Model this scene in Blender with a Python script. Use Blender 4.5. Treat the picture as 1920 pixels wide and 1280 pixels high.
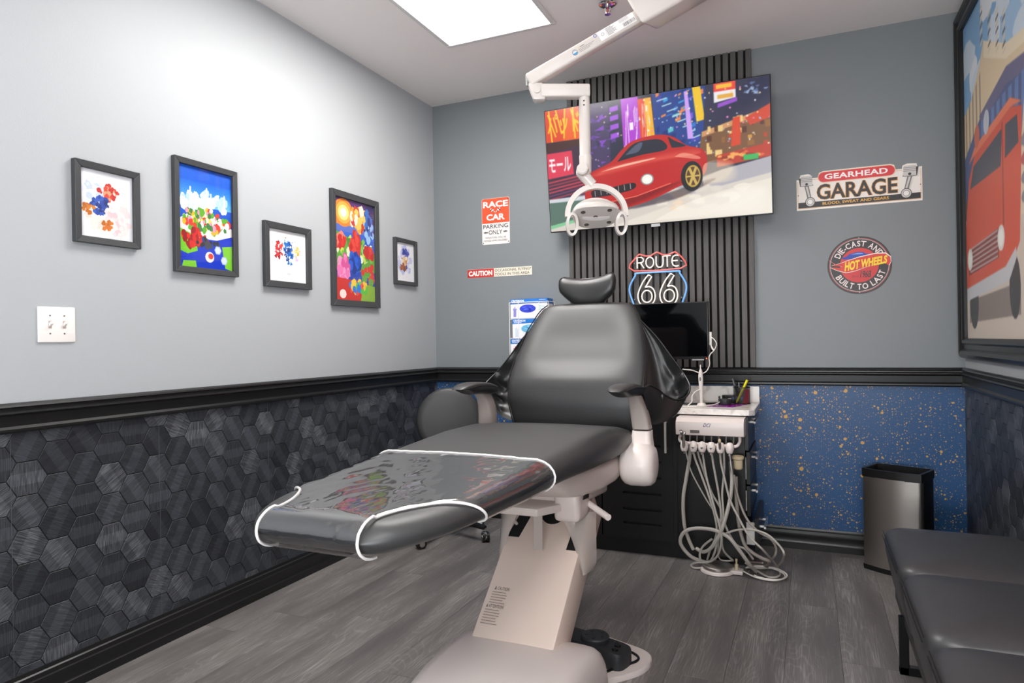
import bpy, bmesh, math, random
import numpy as np
from mathutils import Vector, Matrix, noise
for o in list(bpy.data.objects): bpy.data.objects.remove(o, do_unlink=True)
S = bpy.context.scene
COL = S.collection
rnd = random.Random(7)
PI = math.pi

# ---------------------------------------------------------------- camera, world, light, exposure
YAW, PITCH, ROLL, FPX = 0.417115, -0.000876, -0.016737, 1253.72
cam = bpy.data.cameras.new('camera'); cam.sensor_width = 36; cam.lens = FPX / 1920 * 36; cam.clip_start = .02
camo = bpy.data.objects.new('camera', cam); COL.objects.link(camo)
_f = Vector((-math.sin(YAW) * math.cos(PITCH), math.cos(YAW) * math.cos(PITCH), math.sin(PITCH)))
_r = Vector((math.cos(YAW), math.sin(YAW), 0)); _u = _r.cross(_f)
_r2 = math.cos(ROLL) * _r + math.sin(ROLL) * _u; _u2 = -math.sin(ROLL) * _r + math.cos(ROLL) * _u
M = Matrix(((_r2.x, _u2.x, -_f.x, 0), (_r2.y, _u2.y, -_f.y, 0), (_r2.z, _u2.z, -_f.z, 1.13), (0, 0, 0, 1)))
camo.matrix_world = M
S.camera = camo
w = bpy.data.worlds.new('world'); S.world = w; w.use_nodes = True
w.node_tree.nodes['Background'].inputs[0].default_value = (.8, .88, 1, 1)
w.node_tree.nodes['Background'].inputs[1].default_value = .4
S.view_settings.view_transform = 'Standard'; S.view_settings.look = 'None'
S.view_settings.gamma = 1; S.view_settings.use_curve_mapping = False
S.view_settings.exposure = 0.75
PANEL = 13.5          # radiance of the ceiling light panels
# added fill lamp, unseen behind the viewer, tilted up to brighten the ceiling
dl = bpy.data.lights.new('ceiling_fill', 'AREA'); dl.shape = 'RECTANGLE'; dl.size = 1.5; dl.size_y = 2.1; dl.energy = 115; dl.color = (.95, .98, 1)
dlo = bpy.data.objects.new('ceiling_fill', dl); COL.objects.link(dlo); dlo.location = (-.1, -1.22, 1.1); dlo.rotation_euler = (math.radians(90 + 62), 0, 0)
try:
    S.cycles.use_denoising = True; S.cycles.max_bounces = 10; S.cycles.transparent_max_bounces = 16
    S.cycles.caustics_reflective = False; S.cycles.caustics_refractive = False
except Exception: pass

# ---------------------------------------------------------------- room numbers
D, LX, RX, H, FY = 3.8726, -2.2692, 0.6983, 2.6968, -1.3
RAIL0, RAIL1, BASE = .868, .963, .112

# ---------------------------------------------------------------- materials
def lin(c):
    return tuple((x / 255 / 12.92 if x / 255 <= .04045 else ((x / 255 + .055) / 1.055) ** 2.4) for x in c)
MATS = {}
def nodes_of(m):
    nt = m.node_tree; return nt, nt.nodes, nt.links, nt.nodes['Principled BSDF']
def mat(name, rgb=(128, 128, 128), rough=.5, metal=0, coat=0, emit=None, es=0, spec=.5, trans=0, ior=1.45):
    if name in MATS: return MATS[name]
    m = bpy.data.materials.new(name); m.use_nodes = True; MATS[name] = m
    b = m.node_tree.nodes['Principled BSDF']
    b.inputs['Base Color'].default_value = (*lin(rgb), 1); b.inputs['Roughness'].default_value = rough
    b.inputs['Metallic'].default_value = metal; b.inputs['Coat Weight'].default_value = coat
    b.inputs['Specular IOR Level'].default_value = spec; b.inputs['IOR'].default_value = ior
    b.inputs['Transmission Weight'].default_value = trans
    if emit: b.inputs['Emission Color'].default_value = (*lin(emit), 1); b.inputs['Emission Strength'].default_value = es
    return m
def N(nt, t, **kw):
    n = nt.nodes.new(t)
    for k, v in kw.items():
        if k.startswith('i_'): n.inputs[k[2:]].default_value = v
        else: setattr(n, k, v)
    return n
def ramp(nt, fac, stops):
    r = nt.nodes.new('ShaderNodeValToRGB'); e = r.color_ramp.elements
    while len(e) < len(stops): e.new(.5)
    for el, (p, c) in zip(e, stops):
        el.position = p; el.color = (*c, 1) if len(c) == 3 else c
    nt.links.new(fac, r.inputs[0]); return r
def math_n(nt, op, a, b=None, c=None):
    n = nt.nodes.new('ShaderNodeMath'); n.operation = op
    for i, v in enumerate((a, b, c)):
        if v is None: continue
        if isinstance(v, (int, float)): n.inputs[i].default_value = v
        else: nt.links.new(v, n.inputs[i])
    return n.outputs[0]
def mapping(nt, kind='Object', scale=(1, 1, 1), rot=(0, 0, 0)):
    tc = nt.nodes.new('ShaderNodeTexCoord'); mp = nt.nodes.new('ShaderNodeMapping')
    mp.inputs['Scale'].default_value = scale; mp.inputs['Rotation'].default_value = rot
    nt.links.new(tc.outputs[kind], mp.inputs[0]); return mp.outputs[0]
def add_bump(m, scale=200, strength=.1, dist=.001, vec=None, detail=3):
    nt, ns, ls, b = nodes_of(m)
    n = N(nt, 'ShaderNodeTexNoise'); n.inputs['Scale'].default_value = scale; n.inputs['Detail'].default_value = detail
    ls.new(vec if vec else mapping(nt), n.inputs['Vector'])
    bp = N(nt, 'ShaderNodeBump'); bp.inputs['Strength'].default_value = strength; bp.inputs['Distance'].default_value = dist
    ls.new(n.outputs[0], bp.inputs['Height']); ls.new(bp.outputs[0], b.inputs['Normal']); return m

m_wall_light = add_bump(mat('paint_light_grey', (174, 177, 180), .5), 220, .25, .0015)
m_wall_slate = add_bump(mat('paint_slate_grey', (126, 131, 134), .42), 220, .25, .0015)
m_ceil = add_bump(mat('paint_ceiling', (238, 232, 229), .8), 150, .1, .001)
m_trim = mat('trim_black', (27, 27, 28), .3)
m_leather = add_bump(mat('black_leather', (46, 46, 47), .47, spec=.55, ior=1.55), 900, .12, .0006)
m_leather_soft = add_bump(mat('black_leather_soft', (32, 32, 33), .42, spec=.55, ior=1.55), 700, .15, .0006)
m_pipe = mat('black_piping', (22, 22, 23), .35)
m_white = mat('white_plastic', (222, 211, 206), .3)
m_white2 = mat('white_enamel', (204, 191, 185), .35)
m_warm = mat('column_enamel', (214, 195, 183), .4)
m_grey_arm = mat('grey_arm_plastic', (166, 156, 150), .35)
m_black = mat('black_plastic', (20, 20, 21), .35)
m_rubber = mat('black_rubber', (40, 42, 45), .5)
m_bench = add_bump(mat('bench_leather', (58, 58, 60), .4, spec=.55, ior=1.55), 500, .15, .0006)
m_lamp = mat('lamp_white', (206, 197, 191), .28)
m_dark = mat('dark_void', (8, 8, 8), .8)
m_chrome = mat('chrome', (215, 213, 210), .12, 1)
m_cab = add_bump(mat('black_cabinet_laminate', (18, 17, 17), .33), 300, .05, .0005)
m_slat = mat('charcoal_slat', (64, 62, 62), .5)
m_felt = mat('black_felt', (12, 12, 13), .9)
m_frame = mat('black_frame_wood', (62, 63, 65), .45)
m_hose = mat('grey_hose', (176, 170, 163), .4)
m_hose2 = mat('warm_grey_hose', (150, 141, 134), .4)
m_beige = mat('beige_plastic', (205, 188, 155), .4)
m_yellow = mat('highlighter_yellow', (236, 222, 20), .35)
m_cord = mat('white_cord', (228, 222, 216), .4)

# clear sheets: thin panes that let light through and reflect by angle
def clear(name, rough=.03, ior=1.45, tint=(1, 1, 1), floor=0.0):
    m = bpy.data.materials.new(name); m.use_nodes = True; MATS[name] = m
    nt = m.node_tree; nt.nodes.clear()
    out = N(nt, 'ShaderNodeOutputMaterial'); mix = N(nt, 'ShaderNodeMixShader'); t = N(nt, 'ShaderNodeBsdfTransparent'); g = N(nt, 'ShaderNodeBsdfGlossy')
    fr = N(nt, 'ShaderNodeFresnel'); ge = N(nt, 'ShaderNodeNewGeometry')
    nt.links.new(math_n(nt, 'POWER', ior, math_n(nt, 'MULTIPLY_ADD', ge.outputs['Backfacing'], -2., 1.)), fr.inputs[0])
    t.inputs[0].default_value = (*tint, 1); g.inputs['Roughness'].default_value = rough
    f2 = math_n(nt, 'ADD', fr.outputs[0], floor)
    nt.links.new(f2, mix.inputs[0]); nt.links.new(t.outputs[0], mix.inputs[1]); nt.links.new(g.outputs[0], mix.inputs[2])
    nt.links.new(mix.outputs[0], out.inputs[0]); return m
m_glass = clear('picture_glass', .02, 1.3)
m_acrylic = clear('clear_acrylic', .05, 1.4, (.97, .97, .97))
m_sheet = clear('clear_vinyl_sheet', .05, 1.8, (.93, .93, .94), .1)
m_cover_clear = mat('milky_plastic_cover', (196, 184, 178), .15)
def _milky():
    nt, ns, ls, b = nodes_of(m_cover_clear); out = ns['Material Output']; t_ = N(nt, 'ShaderNodeBsdfTransparent'); mx_ = N(nt, 'ShaderNodeMixShader'); mx_.inputs[0].default_value = .62
    ls.new(t_.outputs[0], mx_.inputs[1]); ls.new(b.outputs[0], mx_.inputs[2]); ls.new(mx_.outputs[0], out.inputs[0])
_milky()

def print_mat(name, rough, emit=0, spec=.5):
    m = mat(name, (255, 255, 255), rough, spec=spec); nt, ns, ls, b = nodes_of(m)
    a = N(nt, 'ShaderNodeAttribute'); a.attribute_name = 'Col'
    if emit:
        ls.new(a.outputs['Color'], b.inputs['Emission Color']); b.inputs['Emission Strength'].default_value = emit
        b.inputs['Base Color'].default_value = (.01, .01, .01, 1)
    else: ls.new(a.outputs['Color'], b.inputs['Base Color'])
    return m
m_print = print_mat('printed_paper', .55)
m_tin = print_mat('printed_tin', .35)
m_screen = print_mat('lit_screen', .25, 0.85)

# hexagonal wall tiles: grain and tone differ from piece to piece
def hex_mat():
    m = mat('hex_wood_grain', (40, 41, 44), .42); nt, ns, ls, b = nodes_of(m)
    oi = N(nt, 'ShaderNodeObjectInfo'); tc = N(nt, 'ShaderNodeTexCoord')
    rv = oi.outputs['Random']
    ang = math_n(nt, 'ADD', math_n(nt, 'MULTIPLY', math_n(nt, 'FLOOR', math_n(nt, 'MULTIPLY', rv, 2.999)), 1.05), .5)
    rot = N(nt, 'ShaderNodeVectorRotate'); rot.rotation_type = 'AXIS_ANGLE'; rot.inputs['Axis'].default_value = (1, 0, 0)
    ls.new(tc.outputs['Object'], rot.inputs['Vector']); ls.new(ang, rot.inputs['Angle'])
    mp = N(nt, 'ShaderNodeMapping'); mp.inputs['Scale'].default_value = (1, 40, 900); ls.new(rot.outputs[0], mp.inputs[0])
    off = N(nt, 'ShaderNodeVectorMath'); off.operation = 'ADD'; ls.new(mp.outputs[0], off.inputs[0])
    cmb = N(nt, 'ShaderNodeCombineXYZ'); ls.new(math_n(nt, 'MULTIPLY', rv, 97.), cmb.inputs[0]); ls.new(cmb.outputs[0], off.inputs[1])
    n1 = N(nt, 'ShaderNodeTexNoise'); n1.inputs['Scale'].default_value = .55; n1.inputs['Detail'].default_value = 2; ls.new(off.outputs[0], n1.inputs['Vector'])
    # brightness of grain per piece: one in six clearly lighter
    r2 = math_n(nt, 'FRACT', math_n(nt, 'MULTIPLY', rv, 17.31))
    lvl = ramp(nt, r2, [(0, (.1,) * 3), (.45, (.2,) * 3), (.82, (.3,) * 3), (.87, (.8,) * 3)])
    sep = N(nt, 'ShaderNodeSeparateXYZ'); ls.new(rot.outputs[0], sep.inputs[0])
    band = math_n(nt, 'MULTIPLY_ADD', math_n(nt, 'LESS_THAN', math_n(nt, 'ABSOLUTE', sep.outputs[1]), .019), .45, .8)
    gr = ramp(nt, n1.outputs[0], [(.42, (0, 0, 0)), (.66, (1, 1, 1))])
    g2 = math_n(nt, 'MULTIPLY', math_n(nt, 'MULTIPLY', gr.outputs[0], lvl.outputs[0]), band)
    mix = N(nt, 'ShaderNodeMix'); mix.data_type = 'RGBA'; ls.new(g2, mix.inputs[0])
    base = ramp(nt, r2, [(0, lin((36, 38, 43))), (.5, lin((48, 51, 57))), (1, lin((56, 58, 64)))])
    mb = N(nt, 'ShaderNodeMix'); mb.data_type = 'RGBA'; mb.blend_type = 'MULTIPLY'; mb.inputs[0].default_value = 1
    ls.new(base.outputs[0], mb.inputs[6]); cc = N(nt, 'ShaderNodeCombineColor')
    for i in range(3): ls.new(band, cc.inputs[i])
    ls.new(cc.outputs[0], mb.inputs[7])
    ls.new(mb.outputs[2], mix.inputs[6]); mix.inputs[7].default_value = (*lin((112, 114, 119)), 1)
    ls.new(mix.outputs[2], b.inputs['Base Color'])
    bp = N(nt, 'ShaderNodeBump'); bp.inputs['Strength'].default_value = .25; bp.inputs['Distance'].default_value = .0006
    ls.new(n1.outputs[0], bp.inputs['Height']); ls.new(bp.outputs[0], b.inputs['Normal'])
    return m
m_hex = hex_mat()

def plank_mat():
    m = mat('grey_oak_vinyl', (80, 77, 76), .42); nt, ns, ls, b = nodes_of(m)
    oi = N(nt, 'ShaderNodeObjectInfo'); tc = N(nt, 'ShaderNodeTexCoord'); rv = oi.outputs['Random']
    cmb = N(nt, 'ShaderNodeCombineXYZ'); ls.new(math_n(nt, 'MULTIPLY', rv, 31.), cmb.inputs[0]); ls.new(math_n(nt, 'MULTIPLY', rv, 77.), cmb.inputs[1])
    off = N(nt, 'ShaderNodeVectorMath'); off.operation = 'ADD'; ls.new(tc.outputs['Object'], off.inputs[0]); ls.new(cmb.outputs[0], off.inputs[1])
    def noise_at(sc, detail, dist=0):
        mp = N(nt, 'ShaderNodeMapping'); mp.inputs['Scale'].default_value = sc; ls.new(off.outputs[0], mp.inputs[0])
        n = N(nt, 'ShaderNodeTexNoise'); n.inputs['Scale'].default_value = 1; n.inputs['Detail'].default_value = detail; n.inputs['Distortion'].default_value = dist
        ls.new(mp.outputs[0], n.inputs['Vector']); return n.outputs[0]
    field = noise_at((7, 1.1, 1), 1.5, .3)
    rings = math_n(nt, 'SINE', math_n(nt, 'MULTIPLY', field, 210.))
    fine = noise_at((260, 7, 1), 3)
    broad = noise_at((9, 1.2, 1), 3)
    line = ramp(nt, rings, [(.62, (0, 0, 0)), (1, (1, 1, 1))])
    fr = ramp(nt, fine, [(.5, (0, 0, 0)), (.75, (1, 1, 1))])
    mk = ramp(nt, broad, [(.4, (.15,) * 3), (.62, (1,) * 3)])
    g = math_n(nt, 'MULTIPLY', math_n(nt, 'ADD', math_n(nt, 'MULTIPLY', line.outputs[0], .22), math_n(nt, 'MULTIPLY', fr.outputs[0], .8)), mk.outputs[0])
    base = ramp(nt, math_n(nt, 'ADD', math_n(nt, 'MULTIPLY', broad, .88), math_n(nt, 'MULTIPLY', rv, .12)), [(.25, lin((88, 84, 83))), (.75, lin((124, 119, 117)))])
    mix = N(nt, 'ShaderNodeMix'); mix.data_type = 'RGBA'; ls.new(g, mix.inputs[0]); ls.new(base.outputs[0], mix.inputs[6]); mix.inputs[7].default_value = (*lin((172, 167, 164)), 1)
    ls.new(mix.outputs[2], b.inputs['Base Color'])
    bp = N(nt, 'ShaderNodeBump'); bp.inputs['Strength'].default_value = .25; bp.inputs['Distance'].default_value = .0008
    ls.new(fine, bp.inputs['Height']); ls.new(bp.outputs[0], b.inputs['Normal'])
    return m
m_plank = plank_mat()

def speckle_mat():
    m = mat('blue_speckled_print', (38, 78, 120), .4); nt, ns, ls, b = nodes_of(m)
    v = mapping(nt, 'Object')
    warp = N(nt, 'ShaderNodeTexNoise'); warp.inputs['Scale'].default_value = 55; ls.new(v, warp.inputs['Vector'])
    wv = N(nt, 'ShaderNodeVectorMath'); wv.operation = 'MULTIPLY_ADD'; ls.new(warp.outputs['Color'], wv.inputs[0]); wv.inputs[1].default_value = (.006, .006, .006); ls.new(v, wv.inputs[2])
    clus = N(nt, 'ShaderNodeTexNoise'); clus.inputs['Scale'].default_value = 11; clus.inputs['Detail'].default_value = 2; ls.new(v, clus.inputs['Vector'])
    cl = ramp(nt, clus.outputs[0], [(.35, (.35,) * 3), (.65, (1,) * 3)])
    tot = None
    sx_ = N(nt, 'ShaderNodeSeparateXYZ'); ls.new(wv.outputs[0], sx_.inputs[0]); cx_ = N(nt, 'ShaderNodeCombineXYZ'); ls.new(sx_.outputs[0], cx_.inputs[0]); ls.new(sx_.outputs[2], cx_.inputs[1])
    for sc, rmax, pw in ((14, .17, 2.2), (26, .2, 2.6), (48, .26, 2.6), (95, .3, 2.6)):
        mp = N(nt, 'ShaderNodeMapping'); mp.inputs['Location'].default_value = (sc * .37, sc * .11, 0); ls.new(cx_.outputs[0], mp.inputs[0])
        vo = N(nt, 'ShaderNodeTexVoronoi'); vo.voronoi_dimensions = '2D'; vo.inputs['Scale'].default_value = sc; ls.new(mp.outputs[0], vo.inputs['Vector'])
        sp = N(nt, 'ShaderNodeSeparateColor'); ls.new(vo.outputs['Color'], sp.inputs[0])
        rad = math_n(nt, 'MULTIPLY', math_n(nt, 'POWER', sp.outputs[0], pw), math_n(nt, 'MULTIPLY', cl.outputs[0], rmax))
        hit = math_n(nt, 'LESS_THAN', vo.outputs['Distance'], rad)
        tot = hit if tot is None else math_n(nt, 'MAXIMUM', tot, hit)
    mix = N(nt, 'ShaderNodeMix'); mix.data_type = 'RGBA'; ls.new(tot, mix.inputs[0]); mix.inputs[6].default_value = (*lin((38, 80, 126)), 1); mix.inputs[7].default_value = (*lin((205, 160, 88)), 1)
    ls.new(mix.outputs[2], b.inputs['Base Color']); return m
m_speckle = speckle_mat()

def marble_mat():
    m = mat('white_marble_laminate', (222, 216, 210), .22); nt, ns, ls, b = nodes_of(m)
    n = N(nt, 'ShaderNodeTexNoise'); n.inputs['Scale'].default_value = 14; n.inputs['Detail'].default_value = 8; n.inputs['Distortion'].default_value = 1.2; ls.new(mapping(nt), n.inputs['Vector'])
    r = ramp(nt, n.outputs[0], [(.38, lin((196, 190, 184))), (.5, lin((224, 219, 214))), (.7, lin((232, 228, 224)))])
    ls.new(r.outputs[0], b.inputs['Base Color']); return m
m_marble = marble_mat()
def steel_mat():
    m = mat('brushed_steel', (186, 180, 174), .32, 1); nt, ns, ls, b = nodes_of(m)
    v = mapping(nt, 'Object', (3, 3, 700)); n = N(nt, 'ShaderNodeTexNoise'); n.inputs['Scale'].default_value = 1; ls.new(v, n.inputs['Vector'])
    r = ramp(nt, n.outputs[0], [(.3, (.31,) * 3), (.7, (.37,) * 3)]); ls.new(r.outputs[0], b.inputs['Roughness']); return m
m_steel = steel_mat()
def slat_grain():
    nt, ns, ls, b = nodes_of(m_slat)
    v = mapping(nt, 'Object', (400, 1, 6)); n = N(nt, 'ShaderNodeTexNoise'); n.inputs['Scale'].default_value = 1; n.inputs['Detail'].default_value = 3; ls.new(v, n.inputs['Vector'])
    r = ramp(nt, n.outputs[0], [(.3, lin((70, 67, 66))), (.7, lin((94, 91, 89)))]); ls.new(r.outputs[0], b.inputs['Base Color'])
slat_grain()
# ---------------------------------------------------------------- geometry helpers
WORLD = {}                                              # world position of every parent
class MB:
    """collects shapes in world space and links them as ONE mesh object"""
    def __init__(s): s.bm = bmesh.new(); s.mi = 0
    def _tag(s, fs):
        for f in fs: f.material_index = s.mi
    def box(s, x0, x1, y0, y1, z0, z1, bev=0, seg=2, M=None):
        vs = [s.bm.verts.new(Vector(p)) for p in ((x0, y0, z0), (x1, y0, z0), (x1, y1, z0), (x0, y1, z0), (x0, y0, z1), (x1, y0, z1), (x1, y1, z1), (x0, y1, z1))]
        fs = [s.bm.faces.new([vs[i] for i in q]) for q in ((0, 3, 2, 1), (4, 5, 6, 7), (0, 1, 5, 4), (1, 2, 6, 5), (2, 3, 7, 6), (3, 0, 4, 7))]
        if M is not None:
            for v in vs: v.co = M @ v.co
        s._tag(fs)
        if bev:
            es = list({e for f in fs for e in f.edges})
            r = bmesh.ops.bevel(s.bm, geom=es, offset=bev, segments=seg, profile=.5, affect='EDGES', clamp_overlap=True); s._tag(r['faces'])
        return s
    def hexa(s, p8, bev=0, seg=2):
        """box from eight corners: bottom ring, then top ring"""
        vs = [s.bm.verts.new(Vector(p)) for p in p8]
        fs = [s.bm.faces.new([vs[i] for i in q]) for q in ((0, 3, 2, 1), (4, 5, 6, 7), (0, 1, 5, 4), (1, 2, 6, 5), (2, 3, 7, 6), (3, 0, 4, 7))]
        s._tag(fs)
        if bev:
            es = list({e for f in fs for e in f.edges}); r = bmesh.ops.bevel(s.bm, geom=es, offset=bev, segments=seg, profile=.5, affect='EDGES', clamp_overlap=True); s._tag(r['faces'])
        return s
    def loft(s, rings, closed=True, cap=True):
        rv = [[s.bm.verts.new(Vector(p)) for p in r] for r in rings]
        n = len(rv[0]); fs = []
        for a, b in zip(rv, rv[1:]):
            for i in range(n if closed else n - 1):
                j = (i + 1) % n
                try: fs.append(s.bm.faces.new((a[i], a[j], b[j], b[i])))
                except ValueError: pass
        if cap and closed:
            fs.append(s.bm.faces.new(rv[0][::-1])); fs.append(s.bm.faces.new(rv[-1]))
        s._tag(fs); return s
    def tube(s, pts, r, n=8, cap=True, rf=None):
        pts = [Vector(p) for p in pts]; rings = []
        t0 = (pts[1] - pts[0]).normalized(); up = Vector((0, 0, 1)) if abs(t0.z) < .9 else Vector((1, 0, 0))
        nrm = (up - t0 * up.dot(t0)).normalized()
        for i, p in enumerate(pts):
            t = ((pts[min(i + 1, len(pts) - 1)] - pts[max(i - 1, 0)])).normalized()
            nrm = (nrm - t * nrm.dot(t)).normalized(); bn = t.cross(nrm)
            rr = rf(i / (len(pts) - 1)) if rf else r
            rings.append([p + (nrm * math.cos(2 * PI * k / n) + bn * math.sin(2 * PI * k / n)) * rr for k in range(n)])
        return s.loft(rings, True, cap)
    def cyl(s, p0, p1, r0, r1=None, n=20):
        r1 = r0 if r1 is None else r1
        return s.tube([p0, p1], r0, n, True, lambda t: r0 + (r1 - r0) * t)
    def lathe(s, prof, n=28, M=None):
        rings = [[Vector((r * math.cos(2 * PI * k / n), r * math.sin(2 * PI * k / n), z)) for k in range(n)] for r, z in prof]
        if M is not None: rings = [[M @ p for p in r] for r in rings]
        return s.loft(rings)
    def prism(s, poly, f0, f1):
        """poly: 2D points; f0, f1 map a 2D point to the two 3D end faces"""
        return s.loft([[f0(p) for p in poly], [f1(p) for p in poly]])
    def sphere(s, c, r, n=12, sc=(1, 1, 1)):
        prof = []
        rings = []
        for i in range(n + 1):
            a = -PI / 2 + PI * i / n; rr = max(math.cos(a), .02)
            rings.append([Vector(c) + Vector((r * rr * math.cos(2 * PI * k / (2 * n)) * sc[0], r * rr * math.sin(2 * PI * k / (2 * n)) * sc[1], r * math.sin(a) * sc[2])) for k in range(2 * n)])
        return s.loft(rings)
    def grid(s, P, thick=0):
        """P[i][j] points of an open surface"""
        rv = [[s.bm.verts.new(Vector(p)) for p in r] for r in P]; fs = []
        for a, b in zip(rv, rv[1:]):
            for i in range(len(a) - 1): fs.append(s.bm.faces.new((a[i], a[i + 1], b[i + 1], b[i])))
        s._tag(fs)
        return s
    def build(s, name, m, parent=None, smooth=True, ang=35, solid=0, keep=False):
        bm = s.bm
        bmesh.ops.remove_doubles(bm, verts=bm.verts, dist=1e-6)
        if solid:
            bmesh.ops.solidify(bm, geom=bm.faces[:], thickness=solid)
        bmesh.ops.recalc_face_normals(bm, faces=bm.faces)
        org = WORLD.get(parent.name, Vector()) if parent else Vector()
        if parent is None and not keep:
            lo = Vector([min(v.co[i] for v in bm.verts) for i in range(3)]); hi = Vector([max(v.co[i] for v in bm.verts) for i in range(3)])
            org = Vector(((lo.x + hi.x) / 2, (lo.y + hi.y) / 2, lo.z))
        bmesh.ops.translate(bm, verts=bm.verts, vec=-org)
        me = bpy.data.meshes.new(name); bm.to_mesh(me); bm.free()
        for x in (m if isinstance(m, (list, tuple)) else [m]): me.materials.append(x)
        if smooth:
            me.shade_smooth(); me.set_sharp_from_angle(angle=math.radians(ang))
        o = bpy.data.objects.new(name, me); COL.objects.link(o)
        if parent: o.parent = parent; WORLD[o.name] = org
        else: o.location = org; WORLD[o.name] = org
        return o
def tag(o, label=None, cat=None, group=None, kind=None):
    if label: o['label'] = label
    if cat: o['category'] = cat
    if group: o['group'] = group
    if kind: o['kind'] = kind
    return o
def thing(name, label, cat, loc, group=None):
    o = bpy.data.objects.new(name, None); COL.objects.link(o); o.location = loc; o.empty_display_size = .05
    WORLD[o.name] = Vector(loc); return tag(o, label, cat, group)
def struct(mb, name, m, **k): return tag(mb.build(name, m, None, keep=True, **k), kind='structure')
def clone(o, parent, loc):
    """one more object on the same mesh, as a child placed at a world position"""
    c = o.copy(); COL.objects.link(c); c.parent = parent; c.location = Vector(loc) - WORLD[parent.name]; return c
def catmull(P, k=8):
    P = [Vector(p) for p in P]; out = []
    for i in range(len(P) - 1):
        a, b, c, d = P[max(i - 1, 0)], P[i], P[i + 1], P[min(i + 2, len(P) - 1)]
        for j in range(k):
            t = j / k
            out.append(.5 * ((2 * b) + (c - a) * t + (2 * a - 5 * b + 4 * c - d) * t * t + (3 * b - 3 * c + d - a) * t ** 3))
    out.append(P[-1]); return out
def lerp(a, b, t): return a + (b - a) * t
def interp(tab, x):
    """piecewise smooth lookup in [(x, y...)]"""
    if x <= tab[0][0]: return tab[0][1:]
    for p, q in zip(tab, tab[1:]):
        if x <= q[0]:
            t = (x - p[0]) / (q[0] - p[0]); return tuple(lerp(a, b, t) for a, b in zip(p[1:], q[1:]))
    return tab[-1][1:]
def sstep(a, b, x):
    t = min(max((x - a) / (b - a), 0), 1); return t * t * (3 - 2 * t)

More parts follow.
